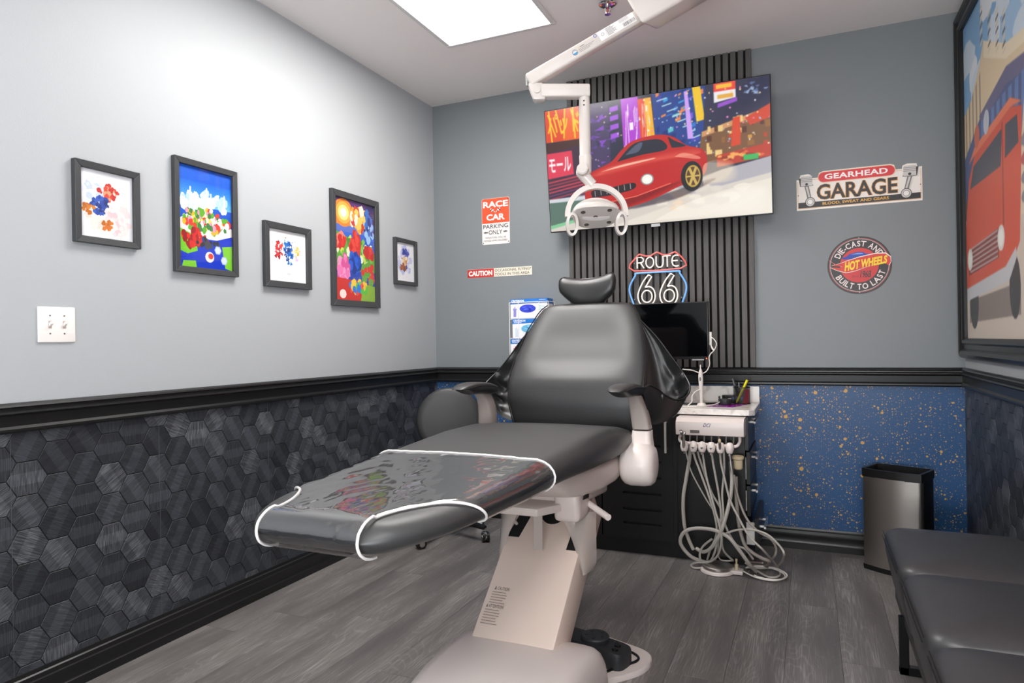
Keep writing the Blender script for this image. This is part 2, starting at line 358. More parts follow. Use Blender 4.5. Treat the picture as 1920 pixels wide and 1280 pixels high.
# ---- flat print: coloured shapes in thin layers on a plane, ONE mesh with a colour per face
_TXT = {}
def text_mesh(body, bold=0, shear=0, space=1):
    key = (body, bold, shear, space)
    if key in _TXT: return _TXT[key]
    cu = bpy.data.curves.new('t', 'FONT'); cu.body = body; cu.size = 1; cu.offset = bold; cu.shear = shear; cu.space_character = space; cu.resolution_u = 3
    o = bpy.data.objects.new('t', cu); COL.objects.link(o)
    me = bpy.data.meshes.new_from_object(o)
    vs = [(v.co.x, v.co.y) for v in me.vertices]; fs = [tuple(p.vertices) for p in me.polygons]
    bpy.data.objects.remove(o, do_unlink=True); bpy.data.curves.remove(cu); bpy.data.meshes.remove(me)
    _TXT[key] = (vs, fs); return vs, fs
class Print:
    def __init__(s, org, U, V, step=.0002):
        s.o, s.U, s.V = Vector(org), Vector(U), Vector(V); s.n = s.U.cross(s.V).normalized(); s.l = 0; s.step = step
        s.v = []; s.f = []; s.c = []
    def P(s, u, v): return s.o + s.U * u + s.V * v + s.n * (s.l * s.step)
    def raw(s, vs, fs, col, up=True):
        b = len(s.v); s.v += [s.P(*p) for p in vs]
        for f in fs: s.f.append(tuple(b + i for i in f)); s.c.append(lin(col))
        if up: s.l += 1
        return s
    def poly(s, pts, col, up=True): return s.raw(pts, [tuple(range(len(pts)))], col, up)
    def rect(s, u0, v0, u1, v1, col, up=True): return s.poly([(u0, v0), (u1, v0), (u1, v1), (u0, v1)], col, up)
    def rrect(s, u0, v0, u1, v1, ru, rv, col, k=6):
        pts = []
        for cx, cy, a0 in ((u1 - ru, v0 + rv, -PI / 2), (u1 - ru, v1 - rv, 0), (u0 + ru, v1 - rv, PI / 2), (u0 + ru, v0 + rv, PI)):
            for i in range(k + 1):
                a = a0 + PI / 2 * i / k; pts.append((cx + ru * math.cos(a), cy + rv * math.sin(a)))
        return s.poly(pts, col)
    def ell(s, cu, cv, ru, rv, col, n=24, a0=0, a1=2 * PI, up=True, jit=0):
        pts = [(cu + ru * (1 + rnd.uniform(-jit, jit)) * math.cos(a0 + (a1 - a0) * i / n), cv + rv * (1 + rnd.uniform(-jit, jit)) * math.sin(a0 + (a1 - a0) * i / n)) for i in range(n if a1 - a0 > 6.28 else n + 1)]
        return s.poly(pts, col, up)
    def ring(s, cu, cv, r0, r1, col, asp=1, a0=0, a1=2 * PI, n=48):
        vs = []; fs = []
        for i in range(n + 1):
            a = a0 + (a1 - a0) * i / n
            vs += [(cu + r0 * math.cos(a), cv + r0 * asp * math.sin(a)), (cu + r1 * math.cos(a), cv + r1 * asp * math.sin(a))]
            if i: k = 2 * i; fs.append((k - 2, k - 1, k + 1, k))
        return s.raw(vs, fs, col)
    def line(s, pts, w, col, asp=1, up=True):
        """polyline of width w (in v units); asp = U length / V length"""
        vs = []; fs = []
        for (a, b), (c, d) in zip(pts, pts[1:]):
            dx, dy = (c - a) * asp, d - b; L = math.hypot(dx, dy) or 1; nx, ny = -dy / L * w / 2 / asp, dx / L * w / 2
            k = len(vs); vs += [(a + nx, b + ny), (c + nx, d + ny), (c - nx, d - ny), (a - nx, b - ny)]; fs.append((k, k + 1, k + 2, k + 3))
        return s.raw(vs, fs, col, up)
    def text(s, body, u0, v0, u1, v1, col, bold=0, shear=0, fn=None, space=1):
        vs, fs = text_mesh(body, bold, shear, space)
        x0 = min(p[0] for p in vs); x1 = max(p[0] for p in vs); y0 = min(p[1] for p in vs); y1 = max(p[1] for p in vs)
        q = []
        for x, y in vs:
            a, b = (x - x0) / (x1 - x0), (y - y0) / (y1 - y0)
            q.append(fn(a, b) if fn else (lerp(u0, u1, a), lerp(v0, v1, b)))
        return s.raw(q, fs, col)
    def arc_text(s, body, cu, cv, r, h, a0, a1, col, bold=0, inner=False):
        """letters set along an arc from angle a0 to a1, height h"""
        ws = []
        for ch in body:
            if ch == ' ': ws.append(.35); continue
            vs, fs = text_mesh(ch, bold); ws.append(max(p[0] for p in vs) - min(p[0] for p in vs) + .1)
        tot = sum(ws); acc = 0
        for ch, wd in zip(body, ws):
            if ch != ' ':
                vs, fs = text_mesh(ch, bold); x0 = min(p[0] for p in vs)
                t0, t1 = (acc + .05) / tot, (acc + wd - .05) / tot; q = []
                y1 = max(p[1] for p in vs); y0 = min(p[1] for p in vs)
                if ch == '-': y0, y1 = 0, .72
                for x, y in vs:
                    a = lerp(a0, a1, lerp(t0, t1, (x - x0) / max(wd - .1, .01))); b = (y - y0) / (y1 - y0)
                    rr = r + h * (b if not inner else 1 - b) if not inner else r - h * b + h
                    q.append((cu + rr * math.cos(a), cv + rr * math.sin(a)))
                s.raw(q, fs, col, False)
            acc += wd
        s.l += 1; return s
    def build(s, name, m, parent):
        org = WORLD[parent.name]
        me = bpy.data.meshes.new(name); me.from_pydata([v - org for v in s.v], [], s.f)
        at = me.color_attributes.new('Col', 'FLOAT_COLOR', 'CORNER')
        for p, c in zip(me.polygons, s.c):
            for li in p.loop_indices: at.data[li].color = (*c, 1)
        me.materials.append(m)
        o = bpy.data.objects.new(name, me); COL.objects.link(o); o.parent = parent; WORLD[o.name] = org.copy(); return o

class Canvas(Print):
    """same shapes painted into a generated picture (for posters, the mural and the lit screen)"""
    def __init__(s, w_, h_): s.l = 0; s.W, s.Hh = w_, h_; s.px = np.ones((h_, w_, 3), np.float32); s.n = 0
    def P(s, u, v): return (u, v)
    def raw(s, vs, fs, col, up=True):
        for f in fs: s.fill([vs[i] for i in f], col)
        return s
    def poly(s, pts, col, up=True): s.fill(pts, col); return s
    def fill(s, pts, col, a=1.0):
        x = np.array([p[0] for p in pts]) * s.W; y = np.array([p[1] for p in pts]) * s.Hh
        x0, x1 = max(int(x.min()), 0), min(int(x.max()) + 2, s.W); y0, y1 = max(int(y.min()), 0), min(int(y.max()) + 2, s.Hh)
        if x1 <= x0 or y1 <= y0: return
        gx_, gy_ = np.meshgrid(np.arange(x0, x1) + .5, np.arange(y0, y1) + .5); ins = np.zeros(gx_.shape, bool)
        for i in range(len(x)):
            j = i - 1
            if y[i] == y[j]: continue
            ins ^= ((y[i] > gy_) != (y[j] > gy_)) & (gx_ < (x[j] - x[i]) * (gy_ - y[i]) / (y[j] - y[i]) + x[i])
        s.px[y0:y1, x0:x1][ins] = s.px[y0:y1, x0:x1][ins] * (1 - a) + np.array(col, np.float32) / 255 * a
    def wash(s, pts, col, a): s.fill(pts, col, a); return s
    def blur(s, k, box=None):
        y0, y1, x0, x1 = (0, s.Hh, 0, s.W) if box is None else (int(box[1] * s.Hh), int(box[3] * s.Hh), int(box[0] * s.W), int(box[2] * s.W))
        q = s.px[y0:y1, x0:x1]
        for ax in (0, 1):
            pad = [(0, 0)] * 3; pad[ax] = (k + 1, k); c = np.cumsum(np.pad(q, pad, mode='edge'), ax)
            q = (np.take(c, range(2 * k + 1, c.shape[ax]), ax) - np.take(c, range(0, c.shape[ax] - 2 * k - 1), ax)) / (2 * k + 1)
        s.px[y0:y1, x0:x1] = q; return s
    def put(s, name, org, U, V, parent, rough=.5, emit=0):
        im = bpy.data.images.new(name, s.W // 2, s.Hh // 2); q = s.px[:s.Hh // 2 * 2, :s.W // 2 * 2].reshape(s.Hh // 2, 2, s.W // 2, 2, 3).mean((1, 3))
        rgba = np.ones((s.Hh // 2, s.W // 2, 4), np.float32); rgba[..., :3] = np.clip(q, 0, 1); im.pixels.foreach_set(rgba.ravel()); im.pack()
        m = mat(name + '_paper_%d' % len(MATS), (255, 255, 255), rough); nt, ns, ls, b = nodes_of(m); ti = N(nt, 'ShaderNodeTexImage'); ti.image = im
        if emit: ls.new(ti.outputs[0], b.inputs['Emission Color']); b.inputs['Emission Strength'].default_value = emit; b.inputs['Base Color'].default_value = (.01, .01, .01, 1)
        else: ls.new(ti.outputs[0], b.inputs['Base Color'])
        o_, U, V = Vector(org) - WORLD[parent.name], Vector(U), Vector(V)
        me = bpy.data.meshes.new(name); me.from_pydata([o_, o_ + U, o_ + U + V, o_ + V], [], [(0, 1, 2, 3)]); uv = me.uv_layers.new(name='UVMap')
        for i, c in enumerate(((0, 0), (1, 0), (1, 1), (0, 1))): uv.data[i].uv = c
        me.materials.append(m); o = bpy.data.objects.new(name, me); COL.objects.link(o); o.parent = parent; WORLD[o.name] = WORLD[parent.name].copy(); return o

# ---------------------------------------------------------------- the room
fl = struct(MB().box(LX - .05, RX + .05, FY - .05, D + .05, -.06, -.004), 'floor', m_dark)
x = LX; PW = .1815; k = 0
proto = None
bm = MB().box(-PW / 2 + .0004, PW / 2 - .0004, -.6096, .6096, -.005, 0, .0005, 1); proto = bm.build('plank', m_plank, fl); WORLD['floor'] = Vector()
first = True
nx = int((RX - LX) / PW) + 1
for i in range(nx):
    y = FY - rnd.random() * 1.22
    while y < D:
        c = (LX + PW * (i + .5), y + .61, 0)
        if first: proto.location = c; first = False
        else: clone(proto, fl, c)
        y += 1.22
wl = struct(MB().box(LX - .1, LX, FY - .1, D + .1, 0, H + .1), 'wall_left', m_wall_light)
wb = struct(MB().box(LX - .1, RX + .1, D, D + .1, 0, H + .1), 'wall_back', m_wall_slate)
wr = struct(MB().box(RX, RX + .1, FY - .1, D + .1, 0, H + .1), 'wall_right', m_wall_light)
wf = struct(MB().box(LX - .1, RX + .1, FY - .1, FY, 0, H + .1), 'wall_front', m_wall_light)
ce = struct(MB().box(LX - .1, RX + .1, FY - .1, D + .1, H, H + .1), 'ceiling', m_ceil)
for o in (wl, wb, wr, wf, ce): WORLD[o.name] = Vector()
# lower wall: blue speckled sheet at the back, hexagonal wood-look pieces at the sides
MB().box(LX, RX, D - .003, D, 0, RAIL0 + .03).build('speckled_sheet', m_speckle, wb)
m_hexback = mat('hex_joint', (20, 22, 27), .6)
MB().box(LX, LX + .0025, FY, D, 0, RAIL0 + .03).build('joint_sheet', m_hexback, wl)
MB().box(RX - .0025, RX, FY, D, 0, RAIL0 + .03).build('joint_sheet', m_hexback, wr)
A = .1065; R6 = A / math.sqrt(3); CP = R6 * 1.5
def hexmb(x0, x1):
    g = .0019; b = MB(); ang = [PI / 3 * i for i in range(6)]
    if x1 > x0: rr = [(x0, R6 - g), (x1 - .0008, R6 - g), (x1, R6 - g - .0009)]
    else: rr = [(x0, R6 - g), (x1 + .0008, R6 - g), (x1, R6 - g - .0009)]
    b.loft([[(xx, r * math.cos(a), r * math.sin(a)) for a in ang] for xx, r in rr]); return b
def hexwall(wall, x0, x1, ya, yb):
    proto = None; n = int((yb - ya) / CP) + 2
    for i in range(n):
        y = yb + .02 - i * CP
        z = BASE - .03 + (A / 2 if i % 2 else 0)
        while z < RAIL0 + .02:
            if proto is None:
                proto = hexmb(x0, x1).build('hex_tile', m_hex, wall, ang=20); proto.location = (0, y, z)
            else: clone(proto, wall, (0, y, z))
            z += A
hexwall(wl, LX + .002, LX + .0042, 1.05, D)
hexwall(wr, RX - .002, RX - .0042, 2.85, D)
# wallpaper seams: fine lighter vertical lines on the left wall
for y in (1.262, 1.78, 2.34, 2.9, 3.45):
    MB().box(LX + .002, LX + .0046, y - .0006, y + .0006, BASE, RAIL0 + .01).build('seam_strip', mat('seam_grey', (84, 86, 92), .5), wl)
# moulded chair rail, baseboard and their runs along each wall
rail_p = [(0, RAIL1), (.012, RAIL1), (.021, RAIL1 - .006), (.024, RAIL1 - .012), (.018, RAIL1 - .016), (.018, RAIL1 - .021), (.028, RAIL1 - .026), (.03, RAIL1 - .032), (.022, RAIL1 - .037), (.018, RAIL1 - .04), (.016, RAIL1 - .072), (.019, RAIL1 - .075), (.024, RAIL1 - .08), (.024, RAIL1 - .087), (.018, RAIL1 - .093), (0, RAIL1 - .095)]
base_p = [(0, BASE), (.006, BASE), (.009, BASE - .006), (.009, BASE - .012), (.013, BASE - .016), (.015, BASE - .03), (.018, BASE - .034), (.018, BASE - .04), (.014, BASE - .05), (.015, BASE - .075), (.017, BASE - .079), (.02, BASE - .082), (.02, 0), (0, 0)]
def run(prof, side, name):
    f = {'left': lambda y: (lambda p: (LX + p[0], y, p[1])), 'right': lambda y: (lambda p: (RX - p[0], y, p[1]))}
    b = MB()
    if side == 'back': b.prism(prof, lambda p: (LX, D - p[0], p[1]), lambda p: (RX, D - p[0], p[1]))
    elif side == 'front': b.prism(prof, lambda p: (LX, FY + p[0], p[1]), lambda p: (RX, FY + p[0], p[1]))
    else: b.prism(prof, f[side](FY), f[side](D))
    struct(b, name, m_trim, ang=28)
for i, s_ in enumerate(('left', 'back', 'right')):
    run(rail_p, s_, 'trim_%d' % (i + 1)); run(base_p, s_, 'baseboard_' + s_)

# ---------------------------------------------------------------- ceiling things
m_diff = mat('light_diffuser', (255, 255, 255), .5, emit=(255, 252, 248), es=PANEL)
m_lframe = mat('light_frame_white', (214, 212, 211), .45)
def panel(x0, x1, y0, y1, label):
    t = thing('ceiling_light', label, 'ceiling light', ((x0 + x1) / 2, (y0 + y1) / 2, H - .012))
    b = MB(); f = .026
    for q in ((x0, x1, y0, y0 + f), (x0, x1, y1 - f, y1), (x0, x0 + f, y0 + f, y1 - f), (x1 - f, x1, y0 + f, y1 - f)): b.box(*q, H - .012, H, .003, 1)
    b.build('frame', m_lframe, t)
    MB().box(x0 + f, x1 - f, y0 + f, y1 - f, H - .007, H - .001).build('diffuser', m_diff, t)
panel(-1.722, -1.112, 1.92, 3.118, 'large square-edged LED light panel set in the ceiling over the chair')
panel(.02, .63, -1.05, .15, 'second LED light panel, on the ceiling nearer the entrance behind the viewer')
t = thing('fire_sprinkler', 'small chrome pendent fire sprinkler head on the ceiling beside the lamp arm', 'sprinkler', (-.829, 3.03, H - .06))
MB().lathe([(.01, 0), (.036, 0), (.042, .004), (.03, .012), (.012, .016), (.01, .016)], M=Matrix.Translation((-.829, 3.03, H - .016))).build('escutcheon', m_chrome, t)
MB().cyl((-.829, 3.03, H - .03), (-.829, 3.03, H - .012), .009).tube([(-.841, 3.03, H - .028), (-.841, 3.03, H - .045), (-.832, 3.03, H - .056)], .003).tube([(-.817, 3.03, H - .028), (-.817, 3.03, H - .045), (-.826, 3.03, H - .056)], .003).build('frame', m_chrome, t)
MB().cyl((-.829, 3.03, H - .054), (-.829, 3.03, H - .03), .0028, n=8).build('glass_bulb', mat('red_bulb', (196, 70, 40), .2), t)
MB().lathe([(.004, 0), (.014, 0), (.014, .0015), (.004, .002)], M=Matrix.Translation((-.829, 3.03, H - .06))).build('deflector', m_chrome, t)
# ---------------------------------------------------------------- pictures on the left wall
def picture(y0, y1, z0, z1, fw, label, draw, dep=.022):
    t = thing('picture_frame', label, 'picture', (LX, (y0 + y1) / 2, z0), 'framed pictures on the pale left wall')
    b = MB(); o = [(y0, z0), (y1, z0), (y1, z1), (y0, z1)]; i_ = [(y0 + fw, z0 + fw), (y1 - fw, z0 + fw), (y1 - fw, z1 - fw), (y0 + fw, z1 - fw)]
    for k in range(4):                                   # four mitred bars
        a, c = o[k], o[(k + 1) % 4]; d, e = i_[(k + 1) % 4], i_[k]
        b.hexa([(LX, *a), (LX, *c), (LX, *d), (LX, *e), (LX + dep, *a), (LX + dep, *c), (LX + dep - .003, *d), (LX + dep - .003, *e)], .0012, 1)
    b.build('frame', m_frame, t, ang=20)
    MB().box(LX, LX + .006, y0 + fw * .6, y1 - fw * .6, z0 + fw * .6, z1 - fw * .6).build('backing', mat('white_paper', (236, 236, 238), .6), t)
    cw, ch = y1 - y0 - 2 * fw, z1 - z0 - 2 * fw; p = Canvas(int(cw * 3600), int(ch * 3600)); draw(p); p.blur(2)
    p.put('print', (LX + .0065, y0 + fw, z0 + fw), (0, cw, 0), (0, 0, ch), t)
    MB().box(LX + .0125, LX + .0137, y0 + fw * .7, y1 - fw * .7, z0 + fw * .7, z1 - fw * .7).build('pane', m_glass, t)
def splash(p, cols, cu, cv, ru, rv, n, smin, smax):
    for _ in range(n):
        a = rnd.random() * 2 * PI; r = rnd.random() ** .6; s_ = rnd.uniform(smin, smax)
        p.ell(cu + ru * r * math.cos(a), cv + rv * r * math.sin(a), s_, s_ * .85, rnd.choice(cols), 9, jit=.25)
def splinters(p, cols, cu, cv, ru, rv, n, smin, smax):
    for _ in range(n):
        a = rnd.random() * 2 * PI; r = rnd.random() ** .7; s_ = rnd.uniform(smin, smax); x, y = cu + ru * r * math.cos(a), cv + rv * r * math.sin(a); g = rnd.random() * 6
        p.poly([(x + s_ * math.cos(g + q), y + s_ * math.sin(g + q)) for q in (0, rnd.uniform(1.2, 2.4), rnd.uniform(3, 4.6))], rnd.choice(cols))
def d_water1(p):
    p.rect(0, 0, 1, 1, (236, 236, 240))
    splash(p, [(214, 222, 240), (198, 210, 238), (224, 228, 242)], .3, .7, .22, .18, 40, .03, .08)
    splash(p, [(240, 214, 214), (236, 196, 200), (240, 224, 222)], .7, .3, .25, .24, 46, .03, .08)
    splash(p, [(240, 216, 206), (238, 226, 218)], .3, .26, .2, .14, 24, .03, .07)
    splash(p, [(196, 48, 40), (214, 70, 52), (232, 160, 120)], .52, .7, .19, .12, 46, .02, .055)
    splash(p, [(44, 72, 160), (60, 92, 184), (34, 52, 112)], .38, .48, .17, .14, 46, .02, .055)
    splash(p, [(190, 104, 40), (210, 128, 52)], .16, .42, .11, .07, 16, .02, .045)
    splash(p, [(190, 104, 40), (214, 120, 52)], .52, .2, .1, .08, 16, .02, .045)
def d_blue(p):
    p.rect(0, 0, 1, 1, (10, 84, 196))
    for k in range(10): p.rect(0, .62 + .025 * k, 1, .66 + .025 * k, (int(96 - 9 * k), int(180 - 9 * k), int(232 - 3 * k)))
    p.rect(0, .86, 1, 1, (6, 88, 204))
    splash(p, [(226, 236, 244), (200, 222, 240), (176, 208, 236)], .5, .66, .5, .1, 50, .03, .08)
    for x, h in ((.22, .8), (.3, .76), (.52, .82), (.6, .77), (.86, .78)): p.poly([(x - .03, .58), (x + .03, .58), (x + .012, h), (x - .012, h)], (214, 224, 230))
    p.poly([(0, .3), (0, .46), (.2, .54), (.5, .56), (.8, .53), (1, .44), (1, .3)], (232, 224, 222))
    splash(p, [(236, 176, 40), (92, 168, 48), (240, 240, 238), (222, 60, 48), (60, 124, 64), (236, 150, 180), (250, 210, 90)], .5, .48, .46, .12, 90, .02, .055)
    p.poly([(0, 0), (1, 0), (1, .36), (.7, .3), (.3, .3), (0, .36)], (10, 52, 190))
    p.poly([(0, .16), (.16, .13), (.34, .17), (.3, .32), (0, .38)], (112, 196, 40)); p.poly([(.86, .02), (1, 0), (1, .26), (.8, .24)], (120, 196, 44)); p.poly([(.05, 0), (.32, 0), (.3, .07), (.08, .06)], (120, 196, 44))
    splash(p, [(206, 34, 30), (222, 52, 40), (150, 24, 28)], .3, .29, .24, .08, 60, .02, .05)
    splash(p, [(40, 44, 52), (64, 68, 78), (30, 60, 150)], .52, .26, .22, .05, 22, .02, .04)
    for c, r in (((.72, .2), .07), ((.84, .1), .07)): p.ell(*c, r, r * .68, (170, 190, 226), 6); p.ell(*c, r * .75, r * .5, (206, 218, 240), 6)
    p.ell(.56, .12, .085, .055, (236, 226, 222), 14); p.ell(.58, .13, .05, .03, (216, 60, 52), 10)
def d_shards(p):
    p.rect(0, 0, 1, 1, (244, 245, 247))
    splinters(p, [(20, 84, 170), (240, 120, 60), (60, 150, 200)], .52, .68, .34, .2, 18, .012, .03)
    splinters(p, [(206, 36, 40), (222, 60, 56), (150, 24, 34)], .28, .6, .1, .18, 40, .02, .055)
    splinters(p, [(12, 72, 160), (24, 100, 190), (14, 44, 110), (36, 120, 200)], .53, .56, .13, .24, 70, .02, .06)
    splinters(p, [(240, 176, 60), (246, 206, 120), (236, 230, 224)], .74, .62, .1, .1, 32, .02, .045)
    splinters(p, [(232, 170, 200), (206, 190, 226), (236, 236, 240)], .73, .46, .1, .08, 18, .015, .035)
    p.ell(.53, .16, .06, .03, (222, 226, 228), 12)
def d_poster(p):
    p.rect(0, 0, 1, 1, (40, 70, 170))
    for k, c in enumerate([(84, 44, 110), (120, 60, 110), (180, 90, 80), (214, 130, 70), (90, 110, 190), (50, 96, 200), (36, 84, 190)]): p.rect(0, .94 - .075 * k, 1, 1 - .065 * k, c)
    p.poly([(.72, .72), (1, .7), (1, 1), (.8, 1)], (52, 44, 96))
    for k, c in enumerate([(232, 130, 50), (246, 170, 70), (252, 216, 130), (255, 246, 214)]): p.ell(.22, .86, .24 - .055 * k, .14 - .032 * k, c, 20)
    splash(p, [(200, 60, 44), (226, 160, 60), (236, 196, 96), (230, 226, 210)], .58, .83, .17, .11, 60, .03, .075)
    splash(p, [(60, 110, 190), (150, 190, 226), (40, 60, 130)], .84, .78, .14, .14, 30, .02, .06)
    p.poly([(0, .3), (1, .3), (1, .5), (.7, .56), (.35, .62), (0, .68)], (96, 160, 60)); splash(p, [(120, 186, 70), (70, 130, 50), (220, 230, 190), (196, 214, 80)], .5, .5, .48, .12, 50, .02, .06)
    splash(p, [(214, 52, 44), (196, 40, 40), (236, 130, 110)], .12, .58, .13, .06, 26, .03, .06); splash(p, [(214, 52, 44), (190, 40, 36)], .86, .5, .13, .05, 22, .03, .06)
    splash(p, [(206, 44, 40), (222, 70, 52), (190, 36, 36)], .5, .56, .12, .13, 50, .03, .06)
    splash(p, [(24, 72, 176), (34, 92, 204), (20, 52, 140)], .48, .38, .12, .08, 46, .03, .07)
    splash(p, [(232, 120, 176), (240, 150, 196), (214, 84, 150)], .2, .3, .12, .15, 60, .03, .06)
    splash(p, [(214, 54, 46), (230, 226, 214), (96, 160, 60)], .83, .28, .16, .12, 46, .025, .055)
    p.poly([(0, 0), (1, 0), (1, .12), (.55, .2), (0, .22)], (206, 50, 44)); p.poly([(.62, 0), (1, 0), (1, .16), (.7, .18)], (140, 180, 60))
    splash(p, [(240, 200, 60), (90, 190, 70), (50, 120, 220), (230, 80, 60)], .56, .13, .22, .06, 34, .03, .06); p.ell(.18, .06, .08, .045, (244, 226, 220))
def d_water2(p):
    p.rect(0, 0, 1, 1, (240, 241, 245))
    splash(p, [(206, 206, 236), (188, 196, 236), (222, 220, 240)], .5, .55, .34, .34, 60, .04, .1)
    splash(p, [(54, 66, 170), (80, 92, 190), (40, 48, 130)], .5, .72, .18, .12, 26, .03, .07)
    splash(p, [(226, 190, 130), (206, 140, 80), (240, 226, 206)], .46, .55, .17, .12, 30, .03, .07)
    splash(p, [(176, 96, 50), (120, 70, 50), (70, 80, 160)], .44, .36, .2, .09, 26, .03, .06)
picture(1.466, 1.707, 1.491, 1.772, .023, 'small black picture frame with red and blue watercolour splashes on white, leftmost on the wall', d_water1)
picture(1.856, 2.17, 1.425, 1.879, .0235, 'tall black frame with a bright blue and green poster, second from the left', d_blue)
picture(2.328, 2.637, 1.399, 1.699, .029, 'square black frame with blue and red shards, between the two tall posters', d_shards)
picture(2.8, 3.215, 1.331, 1.941, .033, 'largest black frame with a busy multicoloured poster of purple, orange and red', d_poster)
picture(3.378, 3.624, 1.484, 1.765, .023, 'small black frame with a pale violet watercolour, nearest the back corner', d_water2)

# ---------------------------------------------------------------- double light switch
t = thing('light_switch', 'white double toggle light switch plate on the pale left wall', 'switch', (LX, 1.409, 1.15))
m_sw = mat('white_switch', (240, 234, 230), .3)
MB().box(LX, LX + .006, 1.3485, 1.4695, 1.15, 1.267, .004, 3).build('plate', m_sw, t)
for y in (1.386, 1.432):
    MB().box(LX + .004, LX + .0068, y - .005, y + .005, 1.196, 1.221).build('slot', mat('switch_slot', (176, 160, 150), .5), t)
    MB().hexa([(LX + .005, y - .004, 1.2), (LX + .005, y + .004, 1.2), (LX + .005, y + .004, 1.212), (LX + .005, y - .004, 1.212), (LX + .017, y - .0035, 1.211), (LX + .017, y + .0035, 1.211), (LX + .014, y + .0035, 1.219), (LX + .014, y - .0035, 1.219)], .001, 2).build('toggle', m_sw, t)
    for z in (1.179, 1.238): MB().cyl((LX + .0055, y, z), (LX + .0068, y, z), .0028, n=10).build('screw', mat('steel_screw', (150, 148, 146), .3, .8), t)

# ---------------------------------------------------------------- slatted panel behind the screen
SX0, SX1 = -1.318, -.262
t = thing('slat_panel', 'charcoal vertical slat panel covering the middle of the back wall from rail to ceiling', 'wall panel', ((SX0 + SX1) / 2, D, RAIL1))
MB().box(SX0, SX1, D - .008, D, RAIL1, H - .002).build('felt_backing', m_felt, t)
pr = None
for k in range(27):
    x = SX0 + .014 + k * (SX1 - SX0 - .028) / 26
    if pr is None: pr = MB().box(x - .0138, x + .0138, D - .022, D - .008, RAIL1 + .001, H - .003, .0008, 1).build('slat', m_slat, t)
    else: clone(pr, t, (x - (SX0 + .014) + t.location.x, D, RAIL1))
# ---------------------------------------------------------------- wall television, tilted down a little
m_bez = mat('dark_metal_bezel', (46, 47, 50), .3, .6)
TW, TH = 1.236, .705
tx, tz0 = -.774, 1.8
top = Vector((0, 3.655, 2.468)); bot = Vector((0, 3.735, 1.768))
vz = (top - bot).normalized(); TH = (top - bot).length; n_ = Vector((1, 0, 0)).cross(vz)
t = thing('television', 'large flat television on the slat panel, lit with a red car in a neon street', 'television', (tx, 3.735, 1.768))
c0 = Vector((tx - TW / 2, 0, 0)) + bot
def tvp(u, v, d): return c0 + Vector((u * TW, 0, 0)) + vz * (v * TH) + n_ * d
b = MB(); b.hexa([tvp(0, 0, -.028), tvp(1, 0, -.028), tvp(1, 0, 0), tvp(0, 0, 0), tvp(0, 1, -.028), tvp(1, 1, -.028), tvp(1, 1, 0), tvp(0, 1, 0)], .002, 1); b.build('housing', m_bez, t)
b = MB(); b.hexa([tvp(.485, -.02, -.01), tvp(.525, -.02, -.01), tvp(.525, -.02, .001), tvp(.485, -.02, .001), tvp(.485, .002, -.01), tvp(.525, .002, -.01), tvp(.525, .002, .001), tvp(.485, .002, .001)]); b.build('logo_tab', mat('silver_tab', (190, 190, 192), .3, .5), t)
b = MB(); b.hexa([tvp(.3, .25, -.028) , tvp(.7, .25, -.028), (tx + .25, D - .02, 1.9), (tx - .25, D - .02, 1.9), tvp(.3, .75, -.028), tvp(.7, .75, -.028), (tx + .25, D - .02, 2.34), (tx - .25, D - .02, 2.34)]); b.build('wall_mount', m_black, t)
p = Canvas(2000, 1140)
p.rect(0, 0, 1, 1, (40, 42, 66))
p.poly([(0, .74), (.17, .74), (.17, 1), (0, 1)], (222, 70, 34)); p.poly([(.085, .74), (.17, .74), (.17, 1), (.1, 1)], (236, 96, 30))
for a, b_ in (((.015, .97), (.05, .78)), ((.02, 1), (.03, .74)), ((.1, 1), (.09, .76)), ((.13, .99), (.16, .8)), ((.055, 1), (.08, .8)), ((.14, 1), (.145, .75))): p.line([a, b_], .012, (252, 206, 40), 1.75)
p.text('パッド', .01, .8, .17, .97, (250, 200, 40), .02)
p.poly([(0, .66), (.17, .69), (.17, .74), (0, .73)], (70, 36, 34)); p.poly([(0, .4), (.17, .3), (.17, .69), (0, .66)], (64, 40, 62))
p.poly([(0, .44), (.13, .46), (.125, .655), (0, .65)], (222, 58, 84)); p.text('モール', .008, .49, .118, .61, (244, 240, 240), .03)
for k in range(7): p.line([(0, .24 + .028 * k), (.2, .3 + .025 * k)], .014, rnd.choice([(150, 50, 70), (190, 60, 80), (110, 50, 90)]), 1.75)
p.poly([(0, .12), (.25, .22), (.25, .28), (0, .27)], (210, 214, 220)); p.poly([(0, .02), (.3, .14), (.3, .24), (0, .24)], (88, 116, 104))
p.poly([(.2, .45), (.31, .5), (.31, .98), (.2, 1)], (70, 56, 96)); splinters(p, [(130, 70, 190), (90, 60, 140), (50, 46, 84)], .27, .72, .07, .22, 26, .012, .03)
for k in range(4): p.poly([(.315, .7 + .07 * k), (.355, .71 + .07 * k), (.355, .75 + .07 * k), (.315, .74 + .07 * k)], (160, 80, 214))
p.poly([(.375, .55), (.455, .57), (.447, 1), (.368, 1)], (176, 62, 206)); p.text('パーツ', 0, 0, 0, 0, (246, 238, 250), .03, fn=lambda a, b: (.38 + .07 * b if False else .383 + .06 * a, .6 + .36 * b))
p.poly([(.22, .38), (.34, .44), (.34, .52), (.22, .46)], (216, 90, 160))
p.poly([(.455, .6), (.52, .62), (.505, .98), (.445, .98)], (226, 74, 44)); p.poly([(.485, .61), (.52, .62), (.505, .98), (.475, .98)], (244, 176, 40)); p.text('ドリフト', 0, 0, 0, 0, (250, 244, 236), .03, fn=lambda a, b: (.463 + .035 * a, .65 + .3 * b))
p.poly([(.52, .6), (.74, .5), (.74, 1), (.51, 1)], (34, 66, 140))
